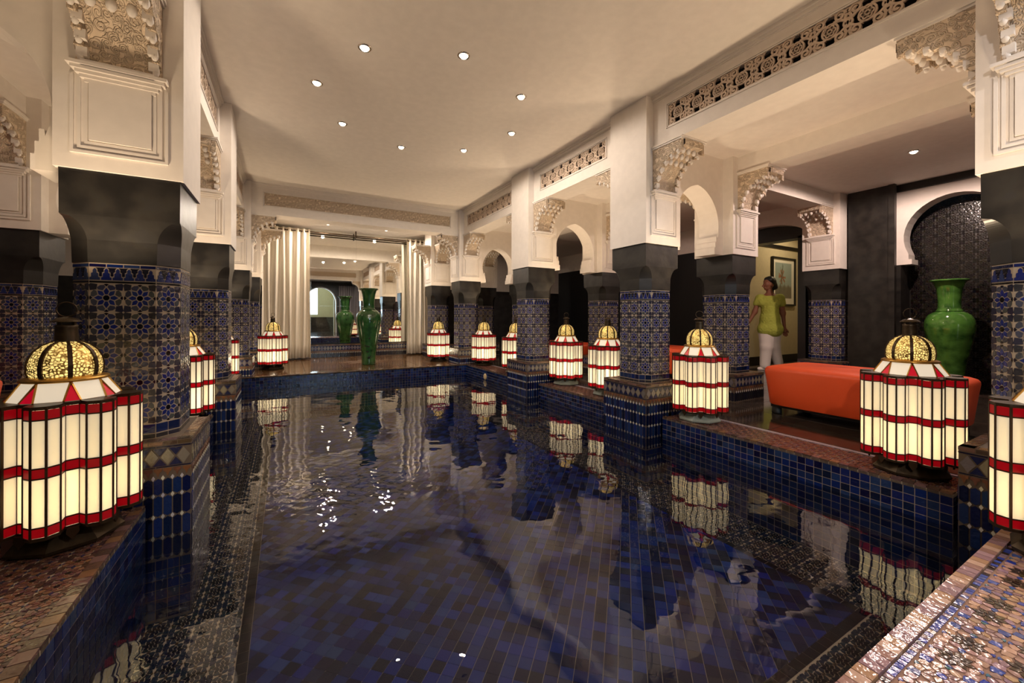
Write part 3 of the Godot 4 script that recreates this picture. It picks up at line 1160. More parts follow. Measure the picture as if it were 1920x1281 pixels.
func bench(label: String, x: float, d: float, hx: float, hd: float) -> void:
	var t := thing("leather_bench", label, "bench", P(x, 0, d), "orange leather benches")
	var mb := MB.new()
	var rings := []
	for lv in [[0.90, 0.085], [0.915, 0.095], [0.945, 0.20], [0.975, 0.30], [1.0, 0.375], [0.995, 0.392], [0.965, 0.408], [0.88, 0.420], [0.60, 0.430], [0.0, 0.434]]:
		var ring := []
		for i in 48:
			var a := TAU * i / 48
			var e := 0.22
			var cx := signf(sin(a)) * pow(absf(sin(a)), e)
			var cz := signf(cos(a)) * pow(absf(cos(a)), e)
			var shrink: float = (1.0 - lv[0]) * hx
			ring.append(Vector3(cx * maxf(0.0, hx - shrink) , lv[1], cz * maxf(0.0, hd - shrink if lv[0] > 0.0 else 0.0)))
		rings.append(ring)
	for i in rings.size() - 1:
		for k in 48:
			var j := (k + 1) % 48
			mb.quad(rings[i][k], rings[i][j], rings[i + 1][j], rings[i + 1][k])
	put(smooth(mb.done(M.leather)), "upholstery", t)
	mb = MB.new()
	mb.box(Vector3(-hx * 0.8, 0.06, -hd * 0.9), Vector3(hx * 0.8, 0.088, hd * 0.9))
	put(mb.done(M.castor), "base_board", t)
	for sx in [-1.0, 1.0]:
		for sz in [-1.0, 1.0]:
			mb = MB.new()
			mb.lathe([Vector2(0.0, 0.0), Vector2(0.035, 0.0), Vector2(0.04, 0.01), Vector2(0.035, 0.06), Vector2(0.0, 0.06)], 14)
			put(mb.done(M.castor), "foot", t, Transform3D(Basis(), Vector3(sx * hx * 0.72, 0, sz * hd * 0.84)))


func smooth(am: ArrayMesh) -> ArrayMesh:
	var st := SurfaceTool.new()
	st.create_from(am, 0)
	var a := am.surface_get_arrays(0)
	var v: PackedVector3Array = a[Mesh.ARRAY_VERTEX]
	var n: PackedVector3Array = a[Mesh.ARRAY_NORMAL]
	var acc := {}
	for i in v.size():
		var k := Vector3i((v[i] * 4000.0).round())
		acc[k] = acc.get(k, Vector3.ZERO) + n[i]
	for i in v.size():
		var m: Vector3 = acc[Vector3i((v[i] * 4000.0).round())].normalized()
		if m.dot(n[i]) > 0.45:
			n[i] = m
	a[Mesh.ARRAY_NORMAL] = n
	var out := ArrayMesh.new()
	out.add_surface_from_arrays(Mesh.PRIMITIVE_TRIANGLES, a)
	out.surface_set_material(0, am.surface_get_material(0))
	return out


func curtain(label: String, x0: float, x1: float, d: float, y0: float, y1: float, waves: int, m: Material, sd: int) -> void:
	var t := thing("curtain", label, "curtain")
	var mb := MB.new()
	var N := waves * 12
	var H := 10
	rng.seed = sd
	var ph := []
	for i in waves + 2:
		ph.append(rng.randf_range(0.75, 1.2))
	var at := func(i: int, j: int, off: float) -> Vector3:
		var u := float(i) / N
		var w := float(j) / H
		var amp: float = 0.045 * lerpf(ph[int(u * waves)], ph[int(u * waves) + 1], fposmod(u * waves, 1.0)) * (1.0 - 0.18 * w)
		var x: float = lerpf(x0, x1, u) + 0.012 * sin(u * waves * 2.1 + 3.0 * w)
		return P(x, lerpf(y0, y1, w), d - amp * cos(u * waves * TAU) - 0.006 * sin(w * 7.0 + u * 9.0) + off)
	for i in N:
		for j in H:
			mb.quad(at.call(i, j, 0.0), at.call(i + 1, j, 0.0), at.call(i + 1, j + 1, 0.0), at.call(i, j + 1, 0.0))
			mb.quad(at.call(i + 1, j, 0.004), at.call(i, j, 0.004), at.call(i, j + 1, 0.004), at.call(i + 1, j + 1, 0.004))
		mb.quad(at.call(i, 0, 0.004), at.call(i + 1, 0, 0.004), at.call(i + 1, 0, 0.0), at.call(i, 0, 0.0))
	put(smooth(mb.done(m)), "cloth", t)
	for i in waves:
		var g := MB.new()
		var path := []
		var c: Vector3 = at.call(i * 12 + 6, H, 0.0) * 0.5 + at.call(i * 12, H, 0.0) * 0.5
		for k in 14:
			path.append(c + Vector3(0, -0.045 + 0.022 * sin(k * TAU / 14), 0.022 * cos(k * TAU / 14)))
		g.tube(path, 0.004, 6, true)
		put(g.done(M.rod), "eyelet", t)


func sdf(bones: Array, k: float, cell: float, m: Material) -> ArrayMesh:
	# tapered capsules [a, b, radius a, radius b] joined by a smooth minimum and meshed as surface nets
	var lo := Vector3.ONE * 1e9
	var hi := -lo
	for b in bones:
		for e in [[b[0], b[2]], [b[1], b[3]]]:
			lo = lo.min(e[0] - Vector3.ONE * (e[1] + k + cell * 2))
			hi = hi.max(e[0] + Vector3.ONE * (e[1] + k + cell * 2))
	var nx := int((hi.x - lo.x) / cell) + 2
	var ny := int((hi.y - lo.y) / cell) + 2
	var nz := int((hi.z - lo.z) / cell) + 2
	var f := PackedFloat32Array()
	f.resize(nx * ny * nz)
	f.fill(0.2)
	for b in bones:
		var A: Vector3 = b[0]
		var B: Vector3 = b[1]
		var ra: float = b[2]
		var rb: float = b[3]
		var grow := Vector3.ONE * (maxf(ra, rb) + k + cell * 2)
		var p0 := ((A.min(B) - grow - lo) / cell).floor()
		var p1 := ((A.max(B) + grow - lo) / cell).ceil()
		var ab := B - A
		var l2 := maxf(ab.length_squared(), 1e-9)
		for z in range(maxi(0, int(p0.z)), mini(nz, int(p1.z) + 1)):
			for y in range(maxi(0, int(p0.y)), mini(ny, int(p1.y) + 1)):
				var row := (z * ny + y) * nx
				for x in range(maxi(0, int(p0.x)), mini(nx, int(p1.x) + 1)):
					var p := lo + Vector3(x, y, z) * cell
					var h := clampf((p - A).dot(ab) / l2, 0.0, 1.0)
					var d := (p - A - ab * h).length() - lerpf(ra, rb, h)
					var o := f[row + x]
					var q := clampf(0.5 + 0.5 * (o - d) / k, 0.0, 1.0)
					f[row + x] = lerpf(o, d, q) - k * q * (1.0 - q)
	var vid := PackedInt32Array()
	vid.resize(nx * ny * nz)
	vid.fill(-1)
	var V := PackedVector3Array()
	var sx := 1
	var sy := nx
	var sz := nx * ny
	var corner := [0, sx, sy, sx + sy, sz, sx + sz, sy + sz, sx + sy + sz]
	var cpos := [Vector3(0, 0, 0), Vector3(1, 0, 0), Vector3(0, 1, 0), Vector3(1, 1, 0), Vector3(0, 0, 1), Vector3(1, 0, 1), Vector3(0, 1, 1), Vector3(1, 1, 1)]
	var edges := [[0, 1], [2, 3], [4, 5], [6, 7], [0, 2], [1, 3], [4, 6], [5, 7], [0, 4], [1, 5], [2, 6], [3, 7]]
	for z in nz - 1:
		for y in ny - 1:
			for x in nx - 1:
				var i := z * sz + y * sy + x
				if f[i] > 0.15:
					continue
				var inside := 0
				for c in corner:
					inside += int(f[i + c] < 0.0)
				if inside == 0 or inside == 8:
					continue
				var acc := Vector3.ZERO
				var cnt := 0
				for e in edges:
					var a := f[i + corner[e[0]]]
					var b := f[i + corner[e[1]]]
					if (a < 0.0) != (b < 0.0):
						acc += cpos[e[0]].lerp(cpos[e[1]], a / (a - b))
						cnt += 1
				vid[i] = V.size()
				V.append(lo + (Vector3(x, y, z) + acc / cnt) * cell)
	var I := PackedInt32Array()
	for z in range(1, nz - 1):
		for y in range(1, ny - 1):
			for x in range(1, nx - 1):
				var i := z * sz + y * sy + x
				var s := f[i] < 0.0
				for e in [[sx, sy, sz], [sy, sz, sx], [sz, sx, sy]]:
					if s == (f[i + e[0]] < 0.0):
						continue
					var q := [vid[i - e[1] - e[2]], vid[i - e[2]], vid[i], vid[i - e[1]]]
					if q.min() < 0:
						continue
					if not s:
						q.reverse()
					for t in [0, 2, 1, 0, 3, 2]:
						I.append(q[t])
	var Nn := PackedVector3Array()
	Nn.resize(V.size())
	for t in range(0, I.size(), 3):
		var nrm := (V[I[t + 2]] - V[I[t]]).cross(V[I[t + 1]] - V[I[t]])
		for j in 3:
			Nn[I[t + j]] += nrm
	for i in Nn.size():
		Nn[i] = Nn[i].normalized()
	var am := ArrayMesh.new()
	var arr := []
	arr.resize(Mesh.ARRAY_MAX)
	arr[Mesh.ARRAY_VERTEX] = V
	arr[Mesh.ARRAY_NORMAL] = Nn
	arr[Mesh.ARRAY_INDEX] = I
	am.add_surface_from_arrays(Mesh.PRIMITIVE_TRIANGLES, arr)
	am.surface_set_material(0, m)
	return am


func person(at: Vector3, turn: float) -> void:
	# local x to the image's right, z towards the camera; she walks to the left, head in three-quarter profile
	var t := thing("person", "woman in a lime green top and white trousers walking past the doorway", "person", at)
	t.rotation.y = turn
	var skin := std(Color(0.50, 0.31, 0.22), 0.6)
	var top := tri_map(std(Color(0.64, 0.66, 0.27), 0.85), 8.0)
	top.heightmap_enabled = true
	top.heightmap_texture = noise_tex(0.01, [], 256, 3)
	top.heightmap_scale = 0.8
	var white := std(Color(0.84, 0.79, 0.76), 0.85)
	var hair := std(Color(0.03, 0.022, 0.02), 0.5)
	var v := func(x: float, y: float, z: float) -> Vector3: return Vector3(x, y, z)
	var body := [
		[v.call(0.02, 0.74, 0), v.call(0.02, 0.98, 0.0), 0.125, 0.105], [v.call(0.02, 0.98, 0), v.call(0.02, 1.15, 0.0), 0.105, 0.095],
		[v.call(-0.09, 1.16, 0.01), v.call(0.13, 1.16, -0.01), 0.055, 0.055],
		[v.call(0.015, 1.18, 0), v.call(0.012, 1.29, 0.01), 0.046, 0.042],
		[v.call(-0.125, 1.17, 0.01), v.call(-0.185, 0.94, 0.04), 0.043, 0.034], [v.call(-0.185, 0.94, 0.04), v.call(-0.275, 0.755, 0.11), 0.034, 0.022],
		[v.call(0.165, 1.17, -0.01), v.call(0.195, 0.92, -0.05), 0.043, 0.035], [v.call(0.195, 0.92, -0.05), v.call(0.215, 0.70, -0.03), 0.034, 0.022],
		[v.call(-0.04, 0.70, 0.02), v.call(-0.025, 0.36, 0.05), 0.085, 0.055], [v.call(-0.025, 0.36, 0.05), v.call(-0.045, 0.07, 0.03), 0.052, 0.034],
		[v.call(0.075, 0.70, -0.02), v.call(0.075, 0.37, -0.05), 0.085, 0.055], [v.call(0.075, 0.37, -0.05), v.call(0.150, 0.11, -0.10), 0.052, 0.034],
	]
	var bm := sdf(body, 0.04, 0.013, skin)
	var st := SurfaceTool.new()
	st.append_from(bm, 0, Transform3D())
	# head, turned to the left
	var hd := [
		[v.call(0.012, 1.385, 0.0), v.call(0.008, 1.42, 0.0), 0.073, 0.078], [v.call(-0.012, 1.335, 0.022), v.call(-0.02, 1.37, 0.025), 0.045, 0.055],
		[v.call(-0.035, 1.305, 0.035), v.call(-0.02, 1.31, 0.03), 0.022, 0.03], [v.call(-0.066, 1.368, 0.048), v.call(-0.079, 1.352, 0.058), 0.009, 0.012],
		[v.call(-0.055, 1.395, 0.045), v.call(-0.03, 1.398, 0.068), 0.012, 0.012], [v.call(-0.062, 1.327, 0.048), v.call(-0.045, 1.325, 0.06), 0.010, 0.010],
		[v.call(0.04, 1.375, 0.062), v.call(0.045, 1.35, 0.062), 0.014, 0.010], [v.call(0.012, 1.24, 0.0), v.call(0.008, 1.33, 0.005), 0.044, 0.042],
	]
	st.append_from(sdf(hd, 0.015, 0.005, skin), 0, Transform3D())
	# hands: palm, four fingers and a thumb
	for e in [[v.call(-0.285, 0.735, 0.12), v.call(-0.35, -0.85, 0.35)], [v.call(0.218, 0.675, -0.03), v.call(0.10, -0.98, 0.1)]]:
		var o: Vector3 = e[0]
		var dir: Vector3 = e[1].normalized()
		var side := dir.cross(Vector3(0, 0, 1)).normalized()
		var out := side.cross(dir)
		var hb := [[o - dir * 0.03, o + dir * 0.055, 0.021, 0.026]]
		for i in 4:
			var r := o + dir * 0.06 + side * (0.0165 * (i - 1.5))
			var L: float = [0.030, 0.036, 0.034, 0.026][i]
			var mid := r + dir * L + out * 0.006
			hb.append([r, mid, 0.0085, 0.008])
			hb.append([mid, mid + dir * L * 0.9 + out * 0.016, 0.008, 0.0065])
		hb.append([o + dir * 0.012 - side * 0.02, o + dir * 0.045 - side * 0.040 + out * 0.01, 0.010, 0.009])
		hb.append([o + dir * 0.045 - side * 0.040 + out * 0.01, o + dir * 0.072 - side * 0.042 + out * 0.018, 0.009, 0.007])
		st.append_from(sdf(hb, 0.006, 0.004, skin), 0, Transform3D())
	st.set_material(skin)
	put(st.commit(), "body", t)
	var tp := [
		[v.call(0.02, 0.70, 0), v.call(0.02, 0.82, 0.0), 0.150, 0.140], [v.call(0.02, 0.82, 0), v.call(0.02, 0.98, 0.0), 0.136, 0.118], [v.call(0.02, 0.98, 0), v.call(0.02, 1.12, 0.0), 0.118, 0.112],
		[v.call(-0.08, 1.08, 0.05), v.call(0.10, 1.08, 0.04), 0.07, 0.07], [v.call(-0.10, 1.155, 0.01), v.call(0.14, 1.155, -0.01), 0.064, 0.064],
		[v.call(-0.125, 1.165, 0.01), v.call(-0.158, 1.075, 0.02), 0.056, 0.055], [v.call(0.165, 1.165, -0.01), v.call(0.182, 1.07, -0.02), 0.056, 0.055],
		[v.call(-0.03, 0.66, 0.03), v.call(0.08, 0.66, 0.03), 0.125, 0.125],
	]
	put(sdf(tp, 0.03, 0.012, top), "top", t)
	var tr := [
		[v.call(-0.035, 0.68, 0.015), v.call(-0.03, 0.38, 0.045), 0.115, 0.088], [v.call(-0.03, 0.38, 0.045), v.call(-0.045, 0.085, 0.03), 0.086, 0.074],
		[v.call(0.070, 0.68, -0.015), v.call(0.075, 0.39, -0.045), 0.115, 0.088], [v.call(0.075, 0.39, -0.045), v.call(0.135, 0.12, -0.09), 0.086, 0.070],
	]
	put(sdf(tr, 0.025, 0.012, white), "trousers", t)
	var hr := [
		[v.call(0.03, 1.42, -0.01), v.call(0.02, 1.44, -0.01), 0.080, 0.076], [v.call(0.05, 1.38, -0.02), v.call(0.055, 1.32, -0.02), 0.058, 0.04],
		[v.call(-0.025, 1.462, 0.02), v.call(0.03, 1.45, 0.05), 0.035, 0.04], [v.call(0.085, 1.37, -0.03), v.call(0.095, 1.33, -0.03), 0.038, 0.034],
	]
	put(sdf(hr, 0.02, 0.008, hair), "hair", t)
	for e in [[v.call(-0.045, 0.03, 0.03), v.call(-0.125, 0.022, 0.06)], [v.call(0.16, 0.07, -0.105), v.call(0.10, 0.024, -0.075)]]:
		put(sdf([[e[0], e[1], 0.036, 0.027]], 0.01, 0.007, white), "shoe", t)
	for e in [[v.call(-0.064, 1.378, 0.056), 0.007], [v.call(-0.036, 1.378, 0.072), 0.0075]]:
		var mb := MB.new()
		mb.ball(e[0], Vector3.ONE * e[1], 8, 6)
		put(mb.done(hair), "eye", t)


func spotlight(label: String, x: float, y: float, d: float, energy: float, col: Color) -> void:
	var t := thing("ceiling_spotlight", label, "spotlight", P(x, y, d), "recessed ceiling spotlights")
	if not shared.has("spot_ring"):
		var mb := MB.new()
		mb.lathe([Vector2(0.030, 0.0), Vector2(0.034, -0.006), Vector2(0.042, -0.007), Vector2(0.046, -0.003), Vector2(0.047, 0.0)], 24)
		shared.spot_ring = mb.done(M.chrome)
		mb = MB.new()
		mb.lathe([Vector2(0.0, -0.022), Vector2(0.012, -0.021), Vector2(0.022, -0.016), Vector2(0.029, -0.007), Vector2(0.031, 0.0)], 20)
		shared.spot_bulb = mb.done(M.bulb)
	put(shared.spot_ring, "trim_ring", t)
	put(shared.spot_bulb, "bulb", t)
	var l := SpotLight3D.new()
	l.name = "spot_light"
	l.position = Vector3(0, -0.030, 0)
	l.rotation.x = -PI / 2
	l.light_color = col
	l.light_energy = energy
	l.light_size = 0.03
	l.spot_range = 14.0
	l.spot_attenuation = 2.0
	l.spot_angle = 89.0
	l.spot_angle_attenuation = 0.22
	l.shadow_enabled = true
	t.add_child(l)


# ------------------------------------------------------------------ the place
const LANTERN_UP := 0.64
const LANTERN_INNER := 0.105
const SPOT := 0.42
const EXPOSURE := 1.24


func _ready() -> void:
	rng.seed = 3
	# camera
	var cam := Camera3D.new()
	cam.name = "camera"
	cam.projection = Camera3D.PROJECTION_FRUSTUM
	cam.near = 0.05
	cam.far = 60.0
	cam.size = 2.0 * 0.05 * 640.5 / 755.1
	cam.frustum_offset = Vector2(0, -0.05 * 46.45 / 755.1)
	cam.position = Vector3(0, 0.85, 0)
	cam.rotation = Vector3(0, deg_to_rad(-29.32), deg_to_rad(0.146))
	cam.current = true
	add_child(cam)
	# environment
	var we := WorldEnvironment.new()
	we.name = "environment"
	var env := Environment.new()
	env.background_mode = Environment.BG_COLOR
	env.background_color = Color(0.55, 0.65, 0.75)
	env.tonemap_mode = Environment.TONE_MAPPER_LINEAR
	env.tonemap_exposure = EXPOSURE
	env.sdfgi_enabled = true
	env.ssao_enabled = true
	env.ssil_enabled = true
	we.environment = env
	add_child(we)
	# daylight through the window at the head of the stairs
	var day := AreaLight3D.new()
	day.name = "window_light"
	day.area_size = Vector2(1.3, 1.6)
	day.light_color = Color(0.80, 0.92, 1.0)
	day.light_energy = 12.0
	day.area_range = 20.0
	day.shadow_enabled = true
	day.position = P(0.95, 1.85, -8.30)
	day.rotation.y = 0.0
	add_child(day)
	make_materials()
	build_shell()
	build_pool()
	build_pillars()
	build_beams()
	build_end_wall()
	build_side_room()
	build_lamps()
	build_lanterns()
	build_furniture()


func struct_box(called: String, label: String, boxes: Array) -> Node3D:
	# boxes: [x0, x1, y0, y1, d0, d1, material, part name]
	var s := setting(called, label)
	for b in boxes:
		var mb := MB.new()
		dbox(mb, b[0], b[1], b[2], b[3], b[4], b[5])
		put(mb.done(b[6]), b[7], s)
	return s


func build_shell() -> void:
	var pl = M.plaster
	struct_box("ceiling", "cream plaster ceiling above the pool", [
		[-0.80, 3.07, Y_CEIL, 2.95, 0.195, 7.075, pl, "pool_ceiling"],
		[3.07, 6.8, Y_AISLE, 2.95, -4.7, 9.3, pl, "aisle_ceiling"], [6.8, 9.7, Y_AISLE, 2.95, 2.5, 4.4, pl, "corridor_ceiling"],
		[-4.4, -0.80, Y_AISLE, 2.95, -4.7, 9.3, pl, "aisle_ceiling"],
		[-0.80, 3.07, Y_END, 2.95, 7.075, 9.3, pl, "end_ceiling"], [-0.80, 3.07, Y_END, 2.95, -4.7, 0.195, pl, "end_ceiling"],
		[-0.4, 3.2, 3.2, 3.4, -8.6, -4.7, pl, "stair_ceiling"],
	])
	struct_box("wall_left", "dark lime plaster dado with cream plaster above", [
		[-4.4, -4.2, 0, 1.49, -4.7, 9.3, M.lime, "dado"], [-4.4, -4.2, 1.49, 2.6, -4.7, 9.3, pl, "upper_wall"]])
	struct_box("wall_far", "end wall behind the mirror", [
		[-4.4, 6.8, 0, 1.49, 9.12, 9.3, M.lime, "dado"], [-4.4, 6.8, 1.49, 2.8, 9.12, 9.3, pl, "upper_wall"]])
	var wr := struct_box("wall_right", "dark and cream wall of the side room with a niche and a doorway", [
		[6.6, 6.8, 0, 1.50, -4.7, 1.02, M.lime, "dado"], [6.6, 6.8, 1.50, 2.5, -4.7, 1.02, pl, "upper_wall"],
		[6.6, 6.8, 0, 1.50, 1.98, 2.10, M.lime, "dado"],
		[6.565, 6.6, 2.395, Y_AISLE, -4.7, 2.02, M.black, "cornice_band"],
		[6.46, 6.8, 0, Y_AISLE, 2.02, 2.46, M.lime, "dark_pilaster"], [6.44, 6.5, 0, Y_AISLE, 1.99, 2.05, M.lime, "pilaster_edge"],
		[6.6, 6.8, 0, 2.5, 2.46, 2.93, pl, "pier"],
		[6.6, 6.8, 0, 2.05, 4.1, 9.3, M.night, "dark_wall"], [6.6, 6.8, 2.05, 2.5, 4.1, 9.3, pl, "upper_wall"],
		[6.99, 7.05, 0, 2.5, 0.9, 2.1, M.lime, "niche_back"], [6.6, 7.05, 0, 0.012, 0.9, 2.1, M.slab, "niche_floor"],
		[6.8, 7.05, 0, 2.5, 0.92, 0.99, M.lime, "niche_side"], [6.8, 7.05, 0, 2.5, 2.01, 2.1, M.lime, "niche_side"]])
	# horseshoe arch over the niche
	var mb := MB.new()
	var pts := PackedVector2Array([Vector2(-0.54, 1.50), Vector2(-0.36, 1.50), Vector2(-0.36, 1.56), Vector2(-0.39, 1.56), Vector2(-0.39, 1.62)])
	for i in 25:
		var a := lerpf(PI + 0.42, -0.42, i / 24.0)
		pts.append(Vector2(0.435 * cos(a), 1.825 + 0.445 * sin(a)))
	for e in [[0.39, 1.62], [0.39, 1.56], [0.36, 1.56], [0.36, 1.50], [0.54, 1.50], [0.54, 2.48], [-0.54, 2.48]]:
		pts.append(Vector2(e[0], e[1]))
	mb.prism(ccw(pts), Vector3(6.6, 0, -1.52), Vector3(0, 0, 1), Vector3.UP, -0.20, 0.0, true)
	put(mb.done(pl), "niche_arch", wr)
	# glossy dark mosaic lining the back of the niche
	mb = MB.new()
	rng.seed = 31
	cells(mb, Vector3(6.989, 0.02, -2.0), Vector3(0, 0, 1), Vector3.UP, 9, 20, 0.112, 0.115, [Color(0.006, 0.005, 0.005), Color(0.012, 0.010, 0.010), Color(0.018, 0.014, 0.012), Color(0.03, 0.02, 0.014), Color(0.009, 0.008, 0.008)], 0.004)
	stuff(put(mb.done(M.glaze), "niche_mosaic", wr))
	# near wall with the arch to the stairs
	var wn := setting("wall_near", "dark wall behind the camera with an arched passage to the stairs")
	mb = MB.new()
	pts = PackedVector2Array([Vector2(-4.4, 0), Vector2(0.85, 0), Vector2(0.85, 1.55)])
	for i in 19:
		var a := lerpf(PI, 0.0, i / 18.0)
		pts.append(Vector2(1.55 + 0.70 * cos(a), 1.55 + 0.75 * sin(a)))
	for e in [[2.25, 1.55], [2.25, 0], [6.8, 0], [6.8, 2.7], [-4.4, 2.7]]:
		pts.append(Vector2(e[0], e[1]))
	mb.prism(ccw(pts), P(0, 0, -4.7), Vector3.RIGHT, Vector3.UP, -0.2, 0.0, true)
	put(mb.done(M.lime), "arched_wall", wn)
	mb = MB.new()
	var last := Vector2.ZERO
	for i in 19:
		var a := lerpf(PI, 0.0, i / 18.0)
		var q := Vector2(1.55 + 0.72 * cos(a), 1.55 + 0.77 * sin(a))
		if i > 0:
			mb.bar(P(last.x, last.y, -4.49), P(q.x, q.y, -4.49), Vector3(0, 0, 1), 0.05, 0.03)
		last = q
	mb.bar(P(0.83, 0, -4.49), P(0.83, 1.56, -4.49), Vector3(0, 0, 1), 0.05, 0.03)
	mb.bar(P(2.27, 0, -4.49), P(2.27, 1.56, -4.49), Vector3(0, 0, 1), 0.05, 0.03)
	put(mb.done(M.plaster), "arch_trim", wn)
	struct_box("wall_stair", "cream passage walls beyond the arch", [
		[-0.4, -0.2, 0, 3.3, -8.6, -4.7, M.cream, "side_wall"], [2.6, 2.8, 0, 3.3, -8.6, -4.7, M.cream, "side_wall"],
		[-0.4, 0.25, 0, 3.3, -8.6, -8.4, M.cream, "end_wall"], [1.65, 2.8, 0, 3.3, -8.6, -8.4, M.cream, "end_wall"],
		[0.25, 1.65, 0, 0.95, -8.6, -8.4, M.cream, "end_wall"], [0.25, 1.65, 2.75, 3.3, -8.6, -8.4, M.cream, "end_wall"],
		[2.25, 2.6, 0, 2.4, -5.6, -5.4, M.cream, "jamb"]])
	struct_box("window_1", "bright window at the head of the stairs", [
		[0.25, 1.65, 0.95, 2.75, -8.52, -8.50, M.daylight, "glazing"], [0.92, 0.98, 0.95, 2.75, -8.49, -8.45, M.black, "mullion"]])
	var stairs := setting("floor_stairs", "dark stone steps rising to the bright window beyond the arch")
	for i in 5:
		var sb := MB.new()
		dbox(sb, -0.2, 2.6, 0, 0.16 * (i + 1), -8.4, -6.4 - 0.3 * i)
		put(sb.done(M.slab), "step", stairs)
	# the corridor past the doorway
	struct_box("wall_corridor", "cream corridor wall behind the walking woman", [
		[6.6, 9.7, 0, 2.6, 4.12, 4.3, M.cream, "wall"], [9.5, 9.7, 0, 2.6, 2.7, 4.12, M.cream, "wall"], [6.8, 9.7, 0, 2.6, 2.7, 2.9, M.cream, "wall"]])
	struct_box("baseboard_corridor", "dark skirting board of the corridor", [[6.6, 9.5, 0, 0.15, 4.10, 4.12, M.black, "board"]])
	struct_box("trim_1", "black cornice line along the corridor wall", [[6.6, 9.5, 2.13, 2.19, 4.09, 4.12, M.black, "moulding"]])
	# floors: grout bed with polished slabs
	var fl := setting("floor", "polished dark stone slabs round the pool")
	var bed := MB.new()
	dbox(bed, 3.18, 9.6, -0.2, -0.006, -4.7, 9.3)
	dbox(bed, -4.4, -0.91, -0.2, -0.006, -4.7, 9.3)
	dbox(bed, -0.91, 3.18, -0.2, -0.006, 6.66, 9.3)
	dbox(bed, -0.91, 3.18, -0.2, -0.006, -8.6, 0.446)
	put(bed.done(M.grout_dark), "bed", fl)
	var sm := MB.new()
	sm.slab(Vector3(0.002, -0.02, 0.002), Vector3(0.568, 0.0, 0.568), 0.0015)
	var slab_mesh := sm.done(M.slab)
	for i in 6:
		for j in 13:
			put(slab_mesh, "slab", fl, Transform3D(Basis(), P(3.18 + 0.57 * i, 0, 0.0 + 0.57 * (j + 1))))
	var far_mesh: ArrayMesh = slab_mesh.duplicate()
	far_mesh.surface_set_material(0, M.brown_slab)
	for i in 7:
		for j in 4:
			put(far_mesh, "slab", fl, Transform3D(Basis.from_scale(Vector3(4.09 / 7 / 0.57, 1, 1)), P(-0.91 + 4.09 / 7 * i, 0, 6.98 + 0.57 * (j + 1))))
	var rest := MB.new()
	for i in 6:
		for j in 8:
			rest.slab(Vector3(3.182 + 0.57 * i, -0.02, 0.57 * j + 0.002), Vector3(3.748 + 0.57 * i, 0.0, 0.57 * j + 0.568), 0.0015)
		for j in 3:
			rest.slab(Vector3(3.182 + 0.57 * i, -0.02, -7.41 - 0.57 * j - 0.568), Vector3(3.748 + 0.57 * i, 0.0, -7.41 - 0.57 * j), 0.0015)
	for i in 6:
		for j in 24:
			rest.slab(Vector3(-0.91 - 0.57 * i - 0.568, -0.02, 4.5 - 0.57 * j - 0.568), Vector3(-0.912 - 0.57 * i, 0.0, 4.5 - 0.57 * j), 0.0015)
	for i in 5:
		for j in 3:
			rest.slab(Vector3(6.602 + 0.57 * i, -0.02, -2.75 - 0.57 * j), Vector3(7.168 + 0.57 * i, 0.0, -2.184 - 0.57 * j), 0.0015)
	for i in 7:
		for j in 14:
			rest.slab(Vector3(-0.908 + 4.09 / 7 * i, -0.02, 0.702 + 0.57 * j), Vector3(-0.912 + 4.09 / 7 * (i + 1), 0.0, 0.70 + 0.57 * j + 0.566), 0.0015)
	stuff(put(rest.done(M.slab), "outlying_slabs", fl))


func kerb(parent: Node, a: Vector3, b: Vector3, inward: Vector3, cols: Array, n: int, h := 0.004) -> void:
	# a line of small glazed bricks along a pool edge, each a piece of its own
	var L := (b - a).length()
	var ux := (b - a).normalized()
	for i in n:
		var key := "kerb%d_%d" % [i % 5, cols[0].to_rgba32()]
		if not shared.has(key):
			var mb := MB.new()
			mb.col = shade(cols[i % cols.size()], 0.3)
			mb.slab(Vector3(0.0015, -0.022, -0.02), Vector3(0.9985, h, 0.02), 0.0)
			shared[key] = mb.done(M.glaze)
		var p := L / n
		var bs := Basis(ux * (p - 0.003), Vector3.UP, inward if ux.cross(Vector3.UP).dot(inward) > 0 else inward)
		if bs.determinant() < 0:
			bs = Basis(-ux * (p - 0.003), Vector3.UP, inward)
			put(shared[key], "kerb_brick", parent, Transform3D(bs, a + ux * (p * (i + 1) - 0.0015) + inward * 0.02))
		else:
			put(shared[key], "kerb_brick", parent, Transform3D(bs, a + ux * (p * i + 0.0015) + inward * 0.02))


